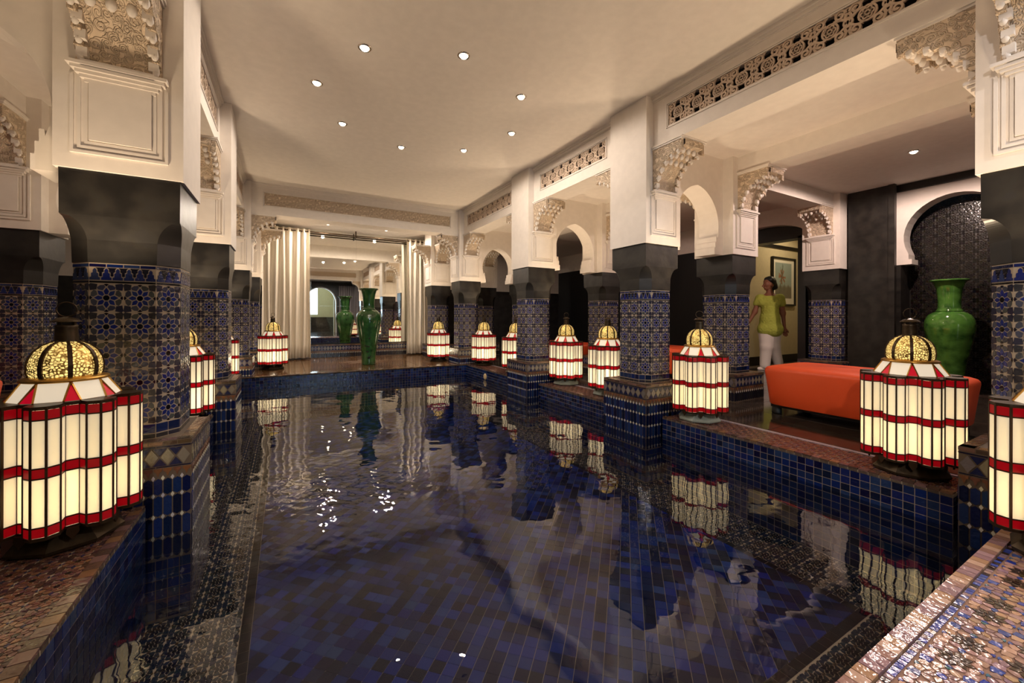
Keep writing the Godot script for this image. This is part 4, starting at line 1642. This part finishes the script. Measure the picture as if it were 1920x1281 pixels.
func build_pool() -> void:
	var pool := setting("floor_pool", "pool basin floor of small blue glazed tiles set diagonally")
	var yb := -0.56
	var mb := MB.new()
	dbox(mb, -0.95, 3.22, yb - 0.1, yb - 0.004, 0.40, 6.70)
	var basin := put(mb.done(M.basin), "basin_floor", pool)
	# diagonal square tiles on the floor; the nearest ones are single pieces
	rng.seed = 8
	var X0 := -0.13
	var X1 := 2.39
	var D0 := 0.88
	var D1 := 6.24
	var s := 0.056
	var rect := PackedVector2Array([Vector2(X0, -D1), Vector2(X1, -D1), Vector2(X1, -D0), Vector2(X0, -D0)])
	var field := MB.new()
	var uu := Vector2(0.70711, 0.70711)
	var vv := Vector2(-0.70711, 0.70711)
	var fpal := [Color(0.006, 0.014, 0.085), Color(0.009, 0.029, 0.19), Color(0.003, 0.006, 0.034), Color(0.007, 0.021, 0.15), Color(0.015, 0.042, 0.22), Color(0.007, 0.010, 0.034)]
	var whole := PackedVector2Array()
	for e in [[-0.5, -0.5], [0.5, -0.5], [0.5, 0.5], [-0.5, 0.5]]:
		whole.append((uu * e[0] + vv * e[1]) * (s - 0.003))
	var near := []
	for i in range(-140, 140):
		for j in range(-140, 140):
			var c := Vector2(1.13, -3.5) + (uu * i + vv * j) * s
			if c.x < X0 - s or c.x > X1 + s or c.y < -D1 - s or c.y > -D0 + s:
				continue
			var g := c.distance_to(Vector2(1.05, -0.98))
			var inner := c.x > X0 + s and c.x < X1 - s and c.y > -D1 + s and c.y < -D0 - s
			if inner and g < 0.78:
				near.append([g, c])
				continue
			var q := PackedVector2Array()
			for p in whole:
				q.append(p + c)
			var parts := [q] if inner else Geometry2D.intersect_polygons(q, rect)
			field.col = shade(fpal[rng.randi() % 6], 0.4)
			for p2 in parts:
				var m2 := PackedVector2Array()
				for p in p2:
					m2.append(Vector2(p.x, -p.y))
				field.prism(ccw(m2), Vector3(0, yb, 0), Vector3.RIGHT, Vector3(0, 0, -1), -0.004, 0.0)
	near.sort_custom(func(a, b): return a[0] < b[0])
	var variants := []
	for i in 12:
		var t := MB.new()
		t.col = shade(fpal[i % 6], 0.3)
		t.prism(ccw(PackedVector2Array([whole[0], whole[1], whole[2], whole[3]])), Vector3.ZERO, Vector3.RIGHT, Vector3(0, 0, -1), -0.004, 0.0)
		variants.append(t.done(M.wet_tile))
	for i in near.size():
		var c: Vector2 = near[i][1]
		if i < 300:
			put(variants[rng.randi() % 12], "floor_tile", basin, Transform3D(Basis(), Vector3(c.x, yb, c.y)))
		else:
			field.col = shade(fpal[rng.randi() % 6], 0.4)
			var q := PackedVector2Array()
			for p in whole:
				q.append(Vector2(p.x + c.x, -(p.y + c.y)))
			field.prism(ccw(q), Vector3(0, yb, 0), Vector3.RIGHT, Vector3(0, 0, -1), -0.004, 0.0)
	stuff(put(field.done(M.wet_tile), "floor_tiles", basin))
	# dark line and mosaic border round it
	var line := MB.new()
	for e in [[X0 - 0.045, X1 + 0.045, D0 - 0.045, D0], [X0 - 0.045, X1 + 0.045, D1, D1 + 0.045], [X0 - 0.045, X0, D0, D1], [X1, X1 + 0.045, D0, D1]]:
		var w: float = e[1] - e[0]
		var h: float = e[3] - e[2]
		tile_row(line, P(e[0], yb - 0.003, e[2]), Vector3.RIGHT, Vector3(0, 0, -1), w, h, 0.06, 0.045 if h < 0.05 else 0.06, [Color(0.006, 0.006, 0.008), Color(0.012, 0.010, 0.010)])
	stuff(put(line.done(M.wet_tile), "dark_line_tiles", basin))
	var border := MB.new()
	var bw := 0.0925
	cells(border, P(-0.545, yb - 0.003, 0.46), Vector3.RIGHT, Vector3(0, 0, -1), 36, 4, bw, bw, BASIN_PAL)
	cells(border, P(-0.545, yb - 0.003, D1 + 0.05), Vector3.RIGHT, Vector3(0, 0, -1), 36, 4, bw, bw, BASIN_PAL)
	cells(border, P(-0.545, yb - 0.003, 0.83), Vector3.RIGHT, Vector3(0, 0, -1), 4, 59, bw, bw, BASIN_PAL)
	cells(border, P(X1 + 0.045, yb - 0.003, 0.83), Vector3.RIGHT, Vector3(0, 0, -1), 4, 59, bw, bw, BASIN_PAL)
	stuff(put(border.done(M.wet_tile), "border_mosaic", basin))
	# deck bays that reach out between the plinths, and their tiled faces
	var deck := setting("floor_pool_edge", "mosaic pool edge with small glazed kerb bricks and blue tiled sides")
	var G := 0.31
	var bays := [[PD[0] + G, PD[1] - G], [PD[1] + G, PD[2] - G], [PD[2] + G, 6.66]]
	var core := MB.new()
	var face := MB.new()
	var mosaic := MB.new()
	rng.seed = 9
	for b in bays:
		dbox(core, 2.805, 3.24, yb - 0.05, -0.006, b[0], b[1])
		dbox(core, -0.98, -0.545, yb - 0.05, -0.006, b[0], b[1])
		var L: float = b[1] - b[0]
		tile_row(face, P(-0.545, yb, b[0]), Vector3(0, 0, -1), Vector3.UP, L, -yb - 0.018, 0.045, 0.0425, BLUES)
		for e in [[2.805, 3.18], [-0.91, -0.545]]:
			tile_row(face, P(e[0], yb, b[0]), Vector3.RIGHT, Vector3.UP, e[1] - e[0], -yb - 0.018, 0.045, 0.0425, BLUES)
			tile_row(face, P(e[1], yb, b[1]), Vector3(-1, 0, 0), Vector3.UP, e[1] - e[0], -yb - 0.018, 0.045, 0.0425, BLUES)
		var n := roundi(L / 0.075)
		cells(mosaic, P(2.846, -0.004, b[0]), Vector3.RIGHT, Vector3(0, 0, -1), 4, n, 0.071, L / n, BAY_PAL)
		cells(mosaic, P(-0.91, -0.004, b[0]), Vector3.RIGHT, Vector3(0, 0, -1), 4, n, 0.081, L / n, BAY_PAL)
		kerb(deck, P(2.805, 0, b[0]), P(2.805, 0, b[1]), Vector3(1, 0, 0), CLAY, roundi(L / 0.046))
		kerb(deck, P(-0.545, 0, b[0]), P(-0.545, 0, b[1]), Vector3(-1, 0, 0), CLAY, roundi(L / 0.046))
		var stp := MB.new()
		dbox(stp, 3.135, 3.165, -0.006, 0.001, b[0], b[1])
		put(stp.done(M.strip), "glint_strip", deck)
	# right-hand faces: the nearest bay's top rows tile by tile
	for bi in 3:
		var b: Array = bays[bi]
		var L: float = b[1] - b[0]
		if bi > 0:
			tile_row(face, P(2.805, yb, b[1]), Vector3(0, 0, 1), Vector3.UP, L, -yb - 0.018, 0.045, 0.0425, BLUES)
		else:
			tile_row(face, P(2.805, yb, b[1]), Vector3(0, 0, 1), Vector3.UP, L, -yb - 0.018 - 0.17, 0.045, 0.0425, BLUES)
			var tv := []
			for i in 10:
				var t := MB.new()
				tile_row(t, Vector3.ZERO, Vector3(0, 0, 1), Vector3.UP, L / 38, 0.0425, 1, 1, [BLUES[i % 4]])
				tv.append(t.done(M.glaze))
			for r in 4:
				for i in 38:
					put(tv[rng.randi() % 10], "wall_tile", deck, Transform3D(Basis(), P(2.805, -0.018 - 0.0425 * (r + 1), b[1] - L * i / 38)))
	# walls behind the notches, the two short ends
	dbox(core, 3.18, 3.26, yb - 0.05, -0.21, 0.4, 6.7)
	dbox(core, -1.0, -0.91, yb - 0.05, -0.21, 0.4, 6.7)
	dbox(core, -1.0, 3.26, yb - 0.05, -0.21, 6.66, 6.8)
	dbox(core, -1.0, 3.26, yb - 0.05, -0.21, 0.3, 0.446)
	tile_row(face, P(-0.545, yb, 6.66), Vector3.RIGHT, Vector3.UP, 3.35, -yb - 0.018, 0.045, 0.0425, BLUES)
	tile_row(face, P(2.805, yb, 0.446), Vector3(-1, 0, 0), Vector3.UP, 3.35, -yb - 0.018, 0.045, 0.0425, BLUES)
	put(core.done(M.grout), "deck_body", deck)
	stuff(put(face.done(M.glaze), "wall_tiles", deck))
	# far edge and near edge
	kerb(deck, P(-0.545, 0, 6.66), P(2.805, 0, 6.66), Vector3(0, 0, -1), [Color(0.16, 0.10, 0.055), Color(0.20, 0.12, 0.07), Color(0.13, 0.08, 0.05), Color(0.22, 0.14, 0.08)], 60)
	for i in 12:
		var edge := MB.new()
		edge.slab(Vector3(-0.908 + 4.09 / 12 * i, -0.02, -6.978), Vector3(-0.912 + 4.09 / 12 * (i + 1), 0.0, -6.703), 0.0015)
		put(edge.done(M.brown_slab), "edge_slab", deck)
	var pink := [Color(0.36, 0.21, 0.17), Color(0.42, 0.26, 0.22), Color(0.30, 0.17, 0.14), Color(0.46, 0.30, 0.26)]
	kerb(deck, P(-0.4, 0, 0.446), P(2.64, 0, 0.446), Vector3(0, 0, 1), pink, 84)
	var blue_row := MB.new()
	tile_row(blue_row, P(-0.4, -0.003, 0.385), Vector3.RIGHT, Vector3(0, 0, -1), 3.04, 0.019, 0.02, 0.019, [Color(0.05, 0.08, 0.34), Color(0.30, 0.20, 0.20), Color(0.03, 0.02, 0.02), Color(0.07, 0.10, 0.36)])
	stuff(put(blue_row.done(M.floor_tile), "border_tiles", deck))
	var near_bed := MB.new()
	dbox(near_bed, -0.9, 2.66, -0.02, -0.0042, -0.6, 0.404)
	put(near_bed.done(M.near_grout), "mosaic_bed", deck)
	# the near mosaic: stars nearest the picture's edge as single pieces
	rng.seed = 10
	var cw := 0.098
	for q in 32:
		for r in 10:
			var cx := -0.45 + cw * q
			var cd := 0.383 - cw * (r + 1)
			var own := DECK_PAL2 if (q + 2 * r) % 3 == 0 else DECK_PAL
			if q >= 19 and q < 25 and r < 2:
				cell_nodes(deck, "mosaic_tile", P(cx, -0.003, cd), Vector3.RIGHT, Vector3(0, 0, -1), 0, 0, cw, cw, own, M.floor_tile)
			else:
				cells(mosaic, P(cx, -0.003, cd), Vector3.RIGHT, Vector3(0, 0, -1), 1, 1, cw, cw, own)
	stuff(put(mosaic.done(M.floor_tile), "deck_mosaic", deck))
	# water
	var wm := water_mesh()
	var w := put(wm, "pool_water")
	tag(w, "still clear water filling the tiled pool", "water")
	# round lamp cover in the pool wall
	var lampc := thing("pool_wall_fitting", "small round cream fitting in the pool wall near the far corner", "pool fitting", P(2.80, -0.115, 5.86))
	mb = MB.new()
	mb.lathe([Vector2(0.0, 0.018), Vector2(0.03, 0.016), Vector2(0.046, 0.010), Vector2(0.050, 0.0)], 20)
	put(mb.done(M.pool_lamp), "cover", lampc, Transform3D(Basis(Vector3(0, 0, 1), PI / 2), Vector3.ZERO))


func water_mesh() -> ArrayMesh:
	# a fine grid with low ripples, stronger where the inlet stirs the left side
	var st := 0.022
	var x0 := -0.915
	var z0 := -6.67
	var nx := int(4.10 / st)
	var nz := int(6.24 / st)
	var f := FastNoiseLite.new()
	f.seed = 5
	f.noise_type = FastNoiseLite.TYPE_SIMPLEX_SMOOTH
	f.frequency = 1.0
	f.fractal_octaves = 2
	var V := PackedVector3Array()
	var Nn := PackedVector3Array()
	var I := PackedInt32Array()
	var h := func(x: float, z: float) -> float:
		var g := exp(-((x - 0.25) * (x - 0.25) / 0.10 + (z + 2.45) * (z + 2.45) / 0.22)) + 0.35 * exp(-((x + 0.3) * (x + 0.3) / 0.03 + (z + 2.0) * (z + 2.0) / 0.8))
		return 0.0011 * f.get_noise_2d(x * 2.6, z * 2.6) + 0.00022 * f.get_noise_2d(x * 9.0, z * 9.0) + 0.0016 * g * f.get_noise_2d(x * 15.0 + 40.0, z * 15.0)
	for j in nz + 1:
		for i in nx + 1:
			var x := x0 + i * st
			var z := z0 + j * st
			var c: float = h.call(x, z)
			V.append(Vector3(x, WATER + c, z))
			Nn.append(Vector3((c - h.call(x + 0.008, z)) / 0.008, 1.0, (c - h.call(x, z + 0.008)) / 0.008).normalized())
	for j in nz:
		for i in nx:
			var mid := Vector2(x0 + (i + 0.5) * st, -(z0 + (j + 0.5) * st))
			var solid := false
			for d in PD:
				for x in PX:
					if absf(mid.x - x) < 0.25 and absf(mid.y - d) < 0.25:
						solid = true
			if solid:
				continue
			var a := j * (nx + 1) + i
			for k in [a, a + 1, a + nx + 2, a, a + nx + 2, a + nx + 1]:
				I.append(k)
	var arr := []
	arr.resize(Mesh.ARRAY_MAX)
	arr[Mesh.ARRAY_VERTEX] = V
	arr[Mesh.ARRAY_NORMAL] = Nn
	arr[Mesh.ARRAY_INDEX] = I
	var am := ArrayMesh.new()
	am.add_surface_from_arrays(Mesh.PRIMITIVE_TRIANGLES, arr)
	am.surface_set_material(0, M.water)
	return am


func build_pillars() -> void:
	var R := PX[1] as float
	var L := PX[0] as float
	pillar("nearest right tiled pillar cut by the photo's right edge beside a lantern", R, PD[0], [4, 6], Y_CEIL, true, 6)
	pillar("bright blue tiled pillar at the pool's right side between two lanterns", R, PD[1], [0, 4])
	pillar("right pool-side tiled pillar next beyond the bright blue one", R, PD[2], [0, 4])
	pillar("corner pillar at the far right end of the pool", R, PD[3], [0, 6], Y_CEIL, true, -1, 0.24)
	pillar("left pool-side pillar beside and behind the camera", L, PD[0], [2, 4])
	pillar("large dark tiled pillar behind the big lantern at the left", L, PD[1], [0, 4], Y_CEIL, true, 0)
	pillar("second left pool-side pillar behind the large dark one", L, PD[2], [0, 4])
	pillar("corner pillar at the far left end of the pool beside the curtain", L, PD[3], [0, 2], Y_CEIL, true, -1, 0.24)
	pillar("aisle pillar at the near right outside the picture", 4.16, PD[0], [0, 4], Y_AISLE, false)
	pillar("aisle pillar behind the lit lantern left of the walking woman", 4.16, PD[1], [0, 2, 4], Y_AISLE, false)
	pillar("dark aisle pillar seen through the arch behind a far lantern", 4.16, PD[2], [0, 4], Y_AISLE, false)
	pillar("dark aisle pillar mostly hidden behind the third right pillar", 4.16, PD[3], [0, 4], Y_AISLE, false)
	pillar("tiled pillar at the photo's left edge beyond the left aisle", -1.83, PD[2], [0, 4], Y_AISLE, false)
	pillar("left aisle pillar out of the picture at the left", -1.83, PD[1], [0, 4], Y_AISLE, false)
	pillar("left aisle pillar at the far end behind the left row", -1.83, PD[3], [0, 4], Y_AISLE, false)
	pillar("end pillar beside the right curtain in front of the mirror wall", 2.83, 8.27, [0, 6], Y_END, false)
	pillar("end pillar beside the left curtain in front of the mirror wall", -0.58, 8.05, [0, 2], Y_END, false)
	pillar("end pillar at the far right corner seen through the last arch", 3.92, 8.27, [0], Y_AISLE, false)
	pillar("tiled pillar between the doorway and the dark pilaster, behind the bench", 6.52, PD[1] + 0.03, [6], Y_AISLE, false)
	var where := ["nearest", "second", "third", "farthest"]
	for i in 4:
		arch("%s pointed plaster arch across the right aisle" % where[i], P(3.54, 0, PD[i]), 0, 0.80, Y_AISLE + 0.01)
		arch("%s pointed plaster arch across the left aisle" % where[i], P(-1.24, 0, PD[i]), 0, 0.74, Y_AISLE + 0.01)


func build_beams() -> void:
	var where := ["nearest", "middle", "farthest"]
	for i in 3:
		var d0: float = PD[i] + 0.22
		var d1: float = PD[i + 1] - 0.22
		beam_at("%s right beam with a pierced scroll frieze" % where[i], P(2.785, 0, d1), 6, d1 - d0, Y_BEAM, Y_CEIL, 1)
		beam_at("%s left beam with a pierced scroll frieze" % where[i], P(-0.515, 0, d0), 2, d1 - d0, Y_BEAM, Y_CEIL, 1)
		beam_at("%s plain beam between the right aisle and the side room" % where[i], P(4.02, 0, d1), 6, d1 - d0, Y_BEAM, Y_AISLE, 0, 0.28)
		beam_at("%s plain beam beyond the left aisle" % where[i], P(-1.69, 0, d0), 2, d1 - d0, Y_BEAM, Y_AISLE, 0, 0.28)
	beam_at("long beam with a carved frieze across the far end of the pool", P(-0.43, 0, 6.79), 0, 3.13, Y_BEAM, Y_CEIL, 2)
	beam_at("long beam with a carved frieze across the near end, seen in the mirror", P(2.70, 0, 0.48), 4, 3.13, Y_BEAM, Y_CEIL, 2)
	beam_at("plain cross beam in the side room above the walking woman", P(4.38, 0, 2.56), 0, 1.92, 2.30, Y_AISLE, 0, 0.28)


func build_end_wall() -> void:
	var t := thing("wall_mirror", "large mirror between the curtains at the far end of the pool", "mirror")
	var mb := MB.new()
	dbox(mb, -0.42, 3.02, 0.29, Y_END, 9.08, 9.12)
	put(mb.done(M.mirror), "glass", t)
	mb = MB.new()
	for y in [1.06, 1.83]:
		dbox(mb, -0.42, 3.02, y - 0.001, y + 0.001, 9.0785, 9.08)
	for x in [0.44, 1.30, 2.16]:
		dbox(mb, x - 0.001, x + 0.001, 0.29, Y_END, 9.0785, 9.08)
	put(mb.done(M.chrome), "joints", t)
	var st := thing("mirror_plinth", "low star-and-lozenge tiled plinth under the mirror", "plinth")
	mb = MB.new()
	dbox(mb, -0.42, 3.02, 0, 0.27, 9.02, 9.12)
	put(mb.done(M.grout_dark), "core", st)
	mb = MB.new()
	rng.seed = 14
	plinth_face(mb, P(-0.42, 0, 9.02), Vector3.RIGHT, Vector3(0, 0, 1), 3.44, false)
	stuff(put(mb.done(M.glaze), "plinth_tiles", st))
	curtain("wide cream curtain drawn to the left of the mirror", -0.40, 0.42, 8.88, 0.03, 2.56, 7, M.cloth, 1)
	curtain("narrower cream curtain drawn to the right of the mirror", 2.31, 2.93, 8.88, 0.03, 2.56, 6, M.cloth, 2)
	var rod := thing("curtain_rod", "double metal curtain rod under the ceiling before the mirror", "curtain rod")
	for e in [[2.515, 8.88], [2.50, 8.97]]:
		mb = MB.new()
		mb.tube([P(-0.5, e[0], e[1]), P(3.0, e[0], e[1])], 0.012, 10)
		put(mb.done(M.rod), "rod", rod)
	for x in [-0.3, 1.27, 2.9]:
		mb = MB.new()
		mb.bar(P(x, 2.49, 8.88), P(x, 2.49, 9.08), Vector3.UP, 0.02, 0.02)
		mb.bar(P(x, 2.49, 8.92), P(x, Y_END, 8.92), Vector3(0, 0, 1), 0.02, 0.02)
		put(mb.done(M.rod), "bracket", rod)
	curtain("grey curtain beside the stair arch, seen in the mirror", 2.35, 3.4, -4.0, 0.03, 2.40, 10, M.cloth_grey, 3)
	# pale stone star let into the floor before the mirror
	var star := thing("floor_star", "pale stone star let into the dark floor beside the vase", "floor inlay", P(1.25, 0.0, 7.95))
	var pale := std(Color(0.55, 0.45, 0.38), 0.2)
	for k in 8:
		mb = MB.new()
		mb.prism(PackedVector2Array([Vector2(0.0, 0.02), pol(0.20, 90 - 21), Vector2(0, 0.40), pol(0.20, 90 + 21)]), Vector3.ZERO, Vector3.RIGHT, Vector3(0, 0, -1), -0.002, 0.0015)
		put(mb.done(pale), "star_ray", star, Transform3D(Basis(Vector3.UP, k * PI / 4), Vector3.ZERO))


func build_side_room() -> void:
	# black doorway frame round the corridor opening
	var dr := setting("door_1", "black doorway with an arched head where the woman walks")
	var mb := MB.new()
	dbox(mb, 6.40, 6.60, 0, 2.02, 2.93, 3.03)
	put(mb.done(M.black), "jamb", dr)
	mb = MB.new()
	dbox(mb, 6.40, 6.60, 0, 2.02, 4.00, 4.10)
	put(mb.done(M.black), "jamb", dr)
	mb = MB.new()
	dbox(mb, 6.40, 6.60, 1.99, 2.06, 2.93, 4.10)
	put(mb.done(M.black), "lintel", dr)
	mb = MB.new()
	var p := PackedVector2Array()
	for i in 13:
		var a := lerpf(0.0, PI, i / 12.0)
		p.append(Vector2(0.575 * cos(a), 2.04 + 0.20 * sin(a)))
	mb.prism(ccw(p), Vector3(6.52, 0, -3.515), Vector3(0, 0, 1), Vector3.UP, -0.02, 0.0, true)
	put(mb.done(M.black), "tympanum", dr)
	mb = MB.new()
	var w := PackedVector2Array([Vector2(-0.62, 2.02)])
	for i in 13:
		var a := lerpf(PI, 0.0, i / 12.0)
		w.append(Vector2(0.58 * cos(a), 2.04 + 0.205 * sin(a)))
	for e in [[0.62, 2.02], [0.62, 2.49], [-0.62, 2.49]]:
		w.append(Vector2(e[0], e[1]))
	mb.prism(ccw(w), Vector3(6.42, 0, -3.515), Vector3(0, 0, 1), Vector3.UP, -0.18, 0.0, true)
	put(mb.done(M.plaster), "arched_head", dr)
	# framed print on the corridor wall
	var pic := thing("framed_print", "framed flower print on the cream corridor wall behind the woman", "picture", P(8.15, 1.52, 4.11))
	mb = MB.new()
	for e in [[-0.40, -0.37, -0.45, 0.45], [0.37, 0.40, -0.45, 0.45], [-0.37, 0.37, -0.45, -0.42], [-0.37, 0.37, 0.42, 0.45]]:
		mb.box(Vector3(e[0], e[2], 0), Vector3(e[1], e[3], 0.035))
	put(mb.done(M.black), "frame", pic)
	mb = MB.new()
	mb.box(Vector3(-0.37, -0.42, 0), Vector3(0.37, 0.42, 0.008))
	put(mb.done(M.mat_board), "mount", pic)
	var im := Image.create(128, 160, false, Image.FORMAT_RGB8)
	rng.seed = 17
	for y in 160:
		for x in 128:
			var c := Color(0.58, 0.64, 0.62).lerp(Color(0.44, 0.42, 0.36), smoothstep(95.0, 112.0, y + 4.0 * sin(x * 0.2)))
			im.set_pixel(x, y, c.lightened(rng.randf() * 0.04))
	for k in 26:
		var a := rng.randf() * TAU
		for i in 28:
			var q := Vector2(52, 62) + Vector2(cos(a), sin(a) * 1.2) * i + Vector2(rng.randf_range(-1, 1), rng.randf_range(-1, 1))
			im.fill_rect(Rect2i(int(q.x), int(q.y), 3, 3), Color(0.55, 0.33, 0.25).lerp(Color(0.62, 0.45, 0.34), i / 28.0))
	for k in 5:
		for i in 60:
			im.fill_rect(Rect2i(int(52 + 10 * sin(i * 0.07 + k) + k * 6 - 12), 20 + i * 2 - k * 4, 2, 2), Color(0.34, 0.38, 0.30))
	var pm := std(Color.WHITE, 0.35)
	pm.albedo_texture = ImageTexture.create_from_image(im)
	var qm := QuadMesh.new()
	qm.size = Vector2(0.56, 0.66)
	qm.material = pm
	put(qm, "print", pic, Transform3D(Basis(), Vector3(0, 0.02, 0.010)))


func build_lamps() -> void:
	var warm := Color(1.0, 0.925, 0.85)
	var names := ["right", "far right", "farthest, right of the middle", "far left", "left", "near left", "nearest, left of the middle", "near right"]
	for k in 8:
		var a := deg_to_rad(45 * k + 0.0)
		spotlight("ceiling spotlight in the ring of eight over the pool, the %s one" % ["rightmost", "far right", "farthest", "far left", "leftmost", "near left", "nearest", "near right"][k], 1.128 + 0.912 * cos(a), Y_CEIL, 3.65 + 0.912 * sin(a), SPOT * [1.1, 1.35, 1.45, 1.3, 0.85, 0.8, 0.8, 0.95][k], warm)
	spotlight("left ceiling spotlight before the curtains at the far end", 0.70, Y_END, 8.45, 1.7, warm)
	spotlight("right ceiling spotlight before the curtains at the far end", 1.79, Y_END, 8.45, 1.7, warm)
	spotlight("added ceiling spotlight behind the camera, left of two", -0.33, Y_END, -1.15, 4.3, Color(1.0, 0.955, 0.93))  # added lamp, placed to light the right pillar and leave the left dim
	spotlight("added ceiling spotlight behind the camera, right of two", 2.10, Y_END, -1.15, 2.0, Color(1.0, 0.955, 0.93))  # added lamp, brightens the near deck and the bench
	spotlight("ceiling spotlight of the side room above the orange bench", 5.36, Y_AISLE, 1.515, 3.2, Color(1.0, 0.88, 0.82))
	spotlight("unseen fill spotlight added in the side room beyond the cross beam", 5.36, Y_AISLE, 5.0, 0.25, Color(1.0, 0.86, 0.80))  # added as fill, no such lamp in view
	spotlight("ceiling spotlight of the corridor behind the doorway", 7.9, Y_AISLE, 3.4, 0.6, Color(1.0, 0.90, 0.74))
	spotlight("unseen fill spotlight added in the left side room", -3.0, Y_AISLE, 3.4, 0.5, Color(1.0, 0.88, 0.8))  # added out of view as fill for the left side


func build_lanterns() -> void:
	rng.seed = 23
	lantern("largest lantern in front of the dark pillar at the photo's left", -0.735, 2.19, true)
	lantern("added unseen lantern left of the camera, fill for the right beams", -0.74, 0.90, false)  # added out of view to lift the right beams
	lantern("large lantern in front of the orange bench at the right", 3.03, 0.87, true)
	lantern("lantern cut off by the photo's right edge", 2.41, 0.25, true)
	lantern("lantern on a pale glass foot right of the bright blue pillar", 3.01, 2.165, true, "base_glass")
	lantern("lantern on a pale foot between the second and third right pillars, far one", 3.12, 4.14, false, "base_glass")
	lantern("lantern half hidden behind the left side of the bright blue pillar", 3.10, 3.36, false, "base_glass")
	lantern("lantern right of the far right corner pillar", 3.05, 6.44, false)
	lantern("lantern at the foot of the right curtain left of the corner pillar", 2.56, 7.45, false)
	lantern("lantern at the foot of the left curtain", -0.18, 7.53, false)
	lantern("lantern half hidden behind the right side of the large dark left pillar", -0.725, 4.10, false)
	lantern("sliver of a lantern behind the second left pillar", -0.75, 6.44, false)
	lantern("sliver of a lantern at the left side of the third right pillar", 3.08, 5.36, false)


func build_furniture() -> void:
	vase("tall dark green vase standing at the far pool edge before the mirror", 1.28, 7.46)
	vase("big green vase in the dark arched niche behind the bench", 6.42, 1.52, 0.95, false)
	bench("long orange leather bench behind the large right lantern", 4.06, 1.46, 0.36, 0.60)
	bench("orange leather bench at the photo's left edge behind the big lantern", -2.05, 3.62, 0.36, 0.60)
	bench("orange bench glimpsed beside the lantern on the pale glass foot", 4.85, 3.75, 0.36, 0.60)
	bench("orange bench glimpsed behind the third right pillar's lantern", 4.10, 5.50, 0.36, 0.60)
	person(P(6.77, 0, 3.63), deg_to_rad(-61.7))
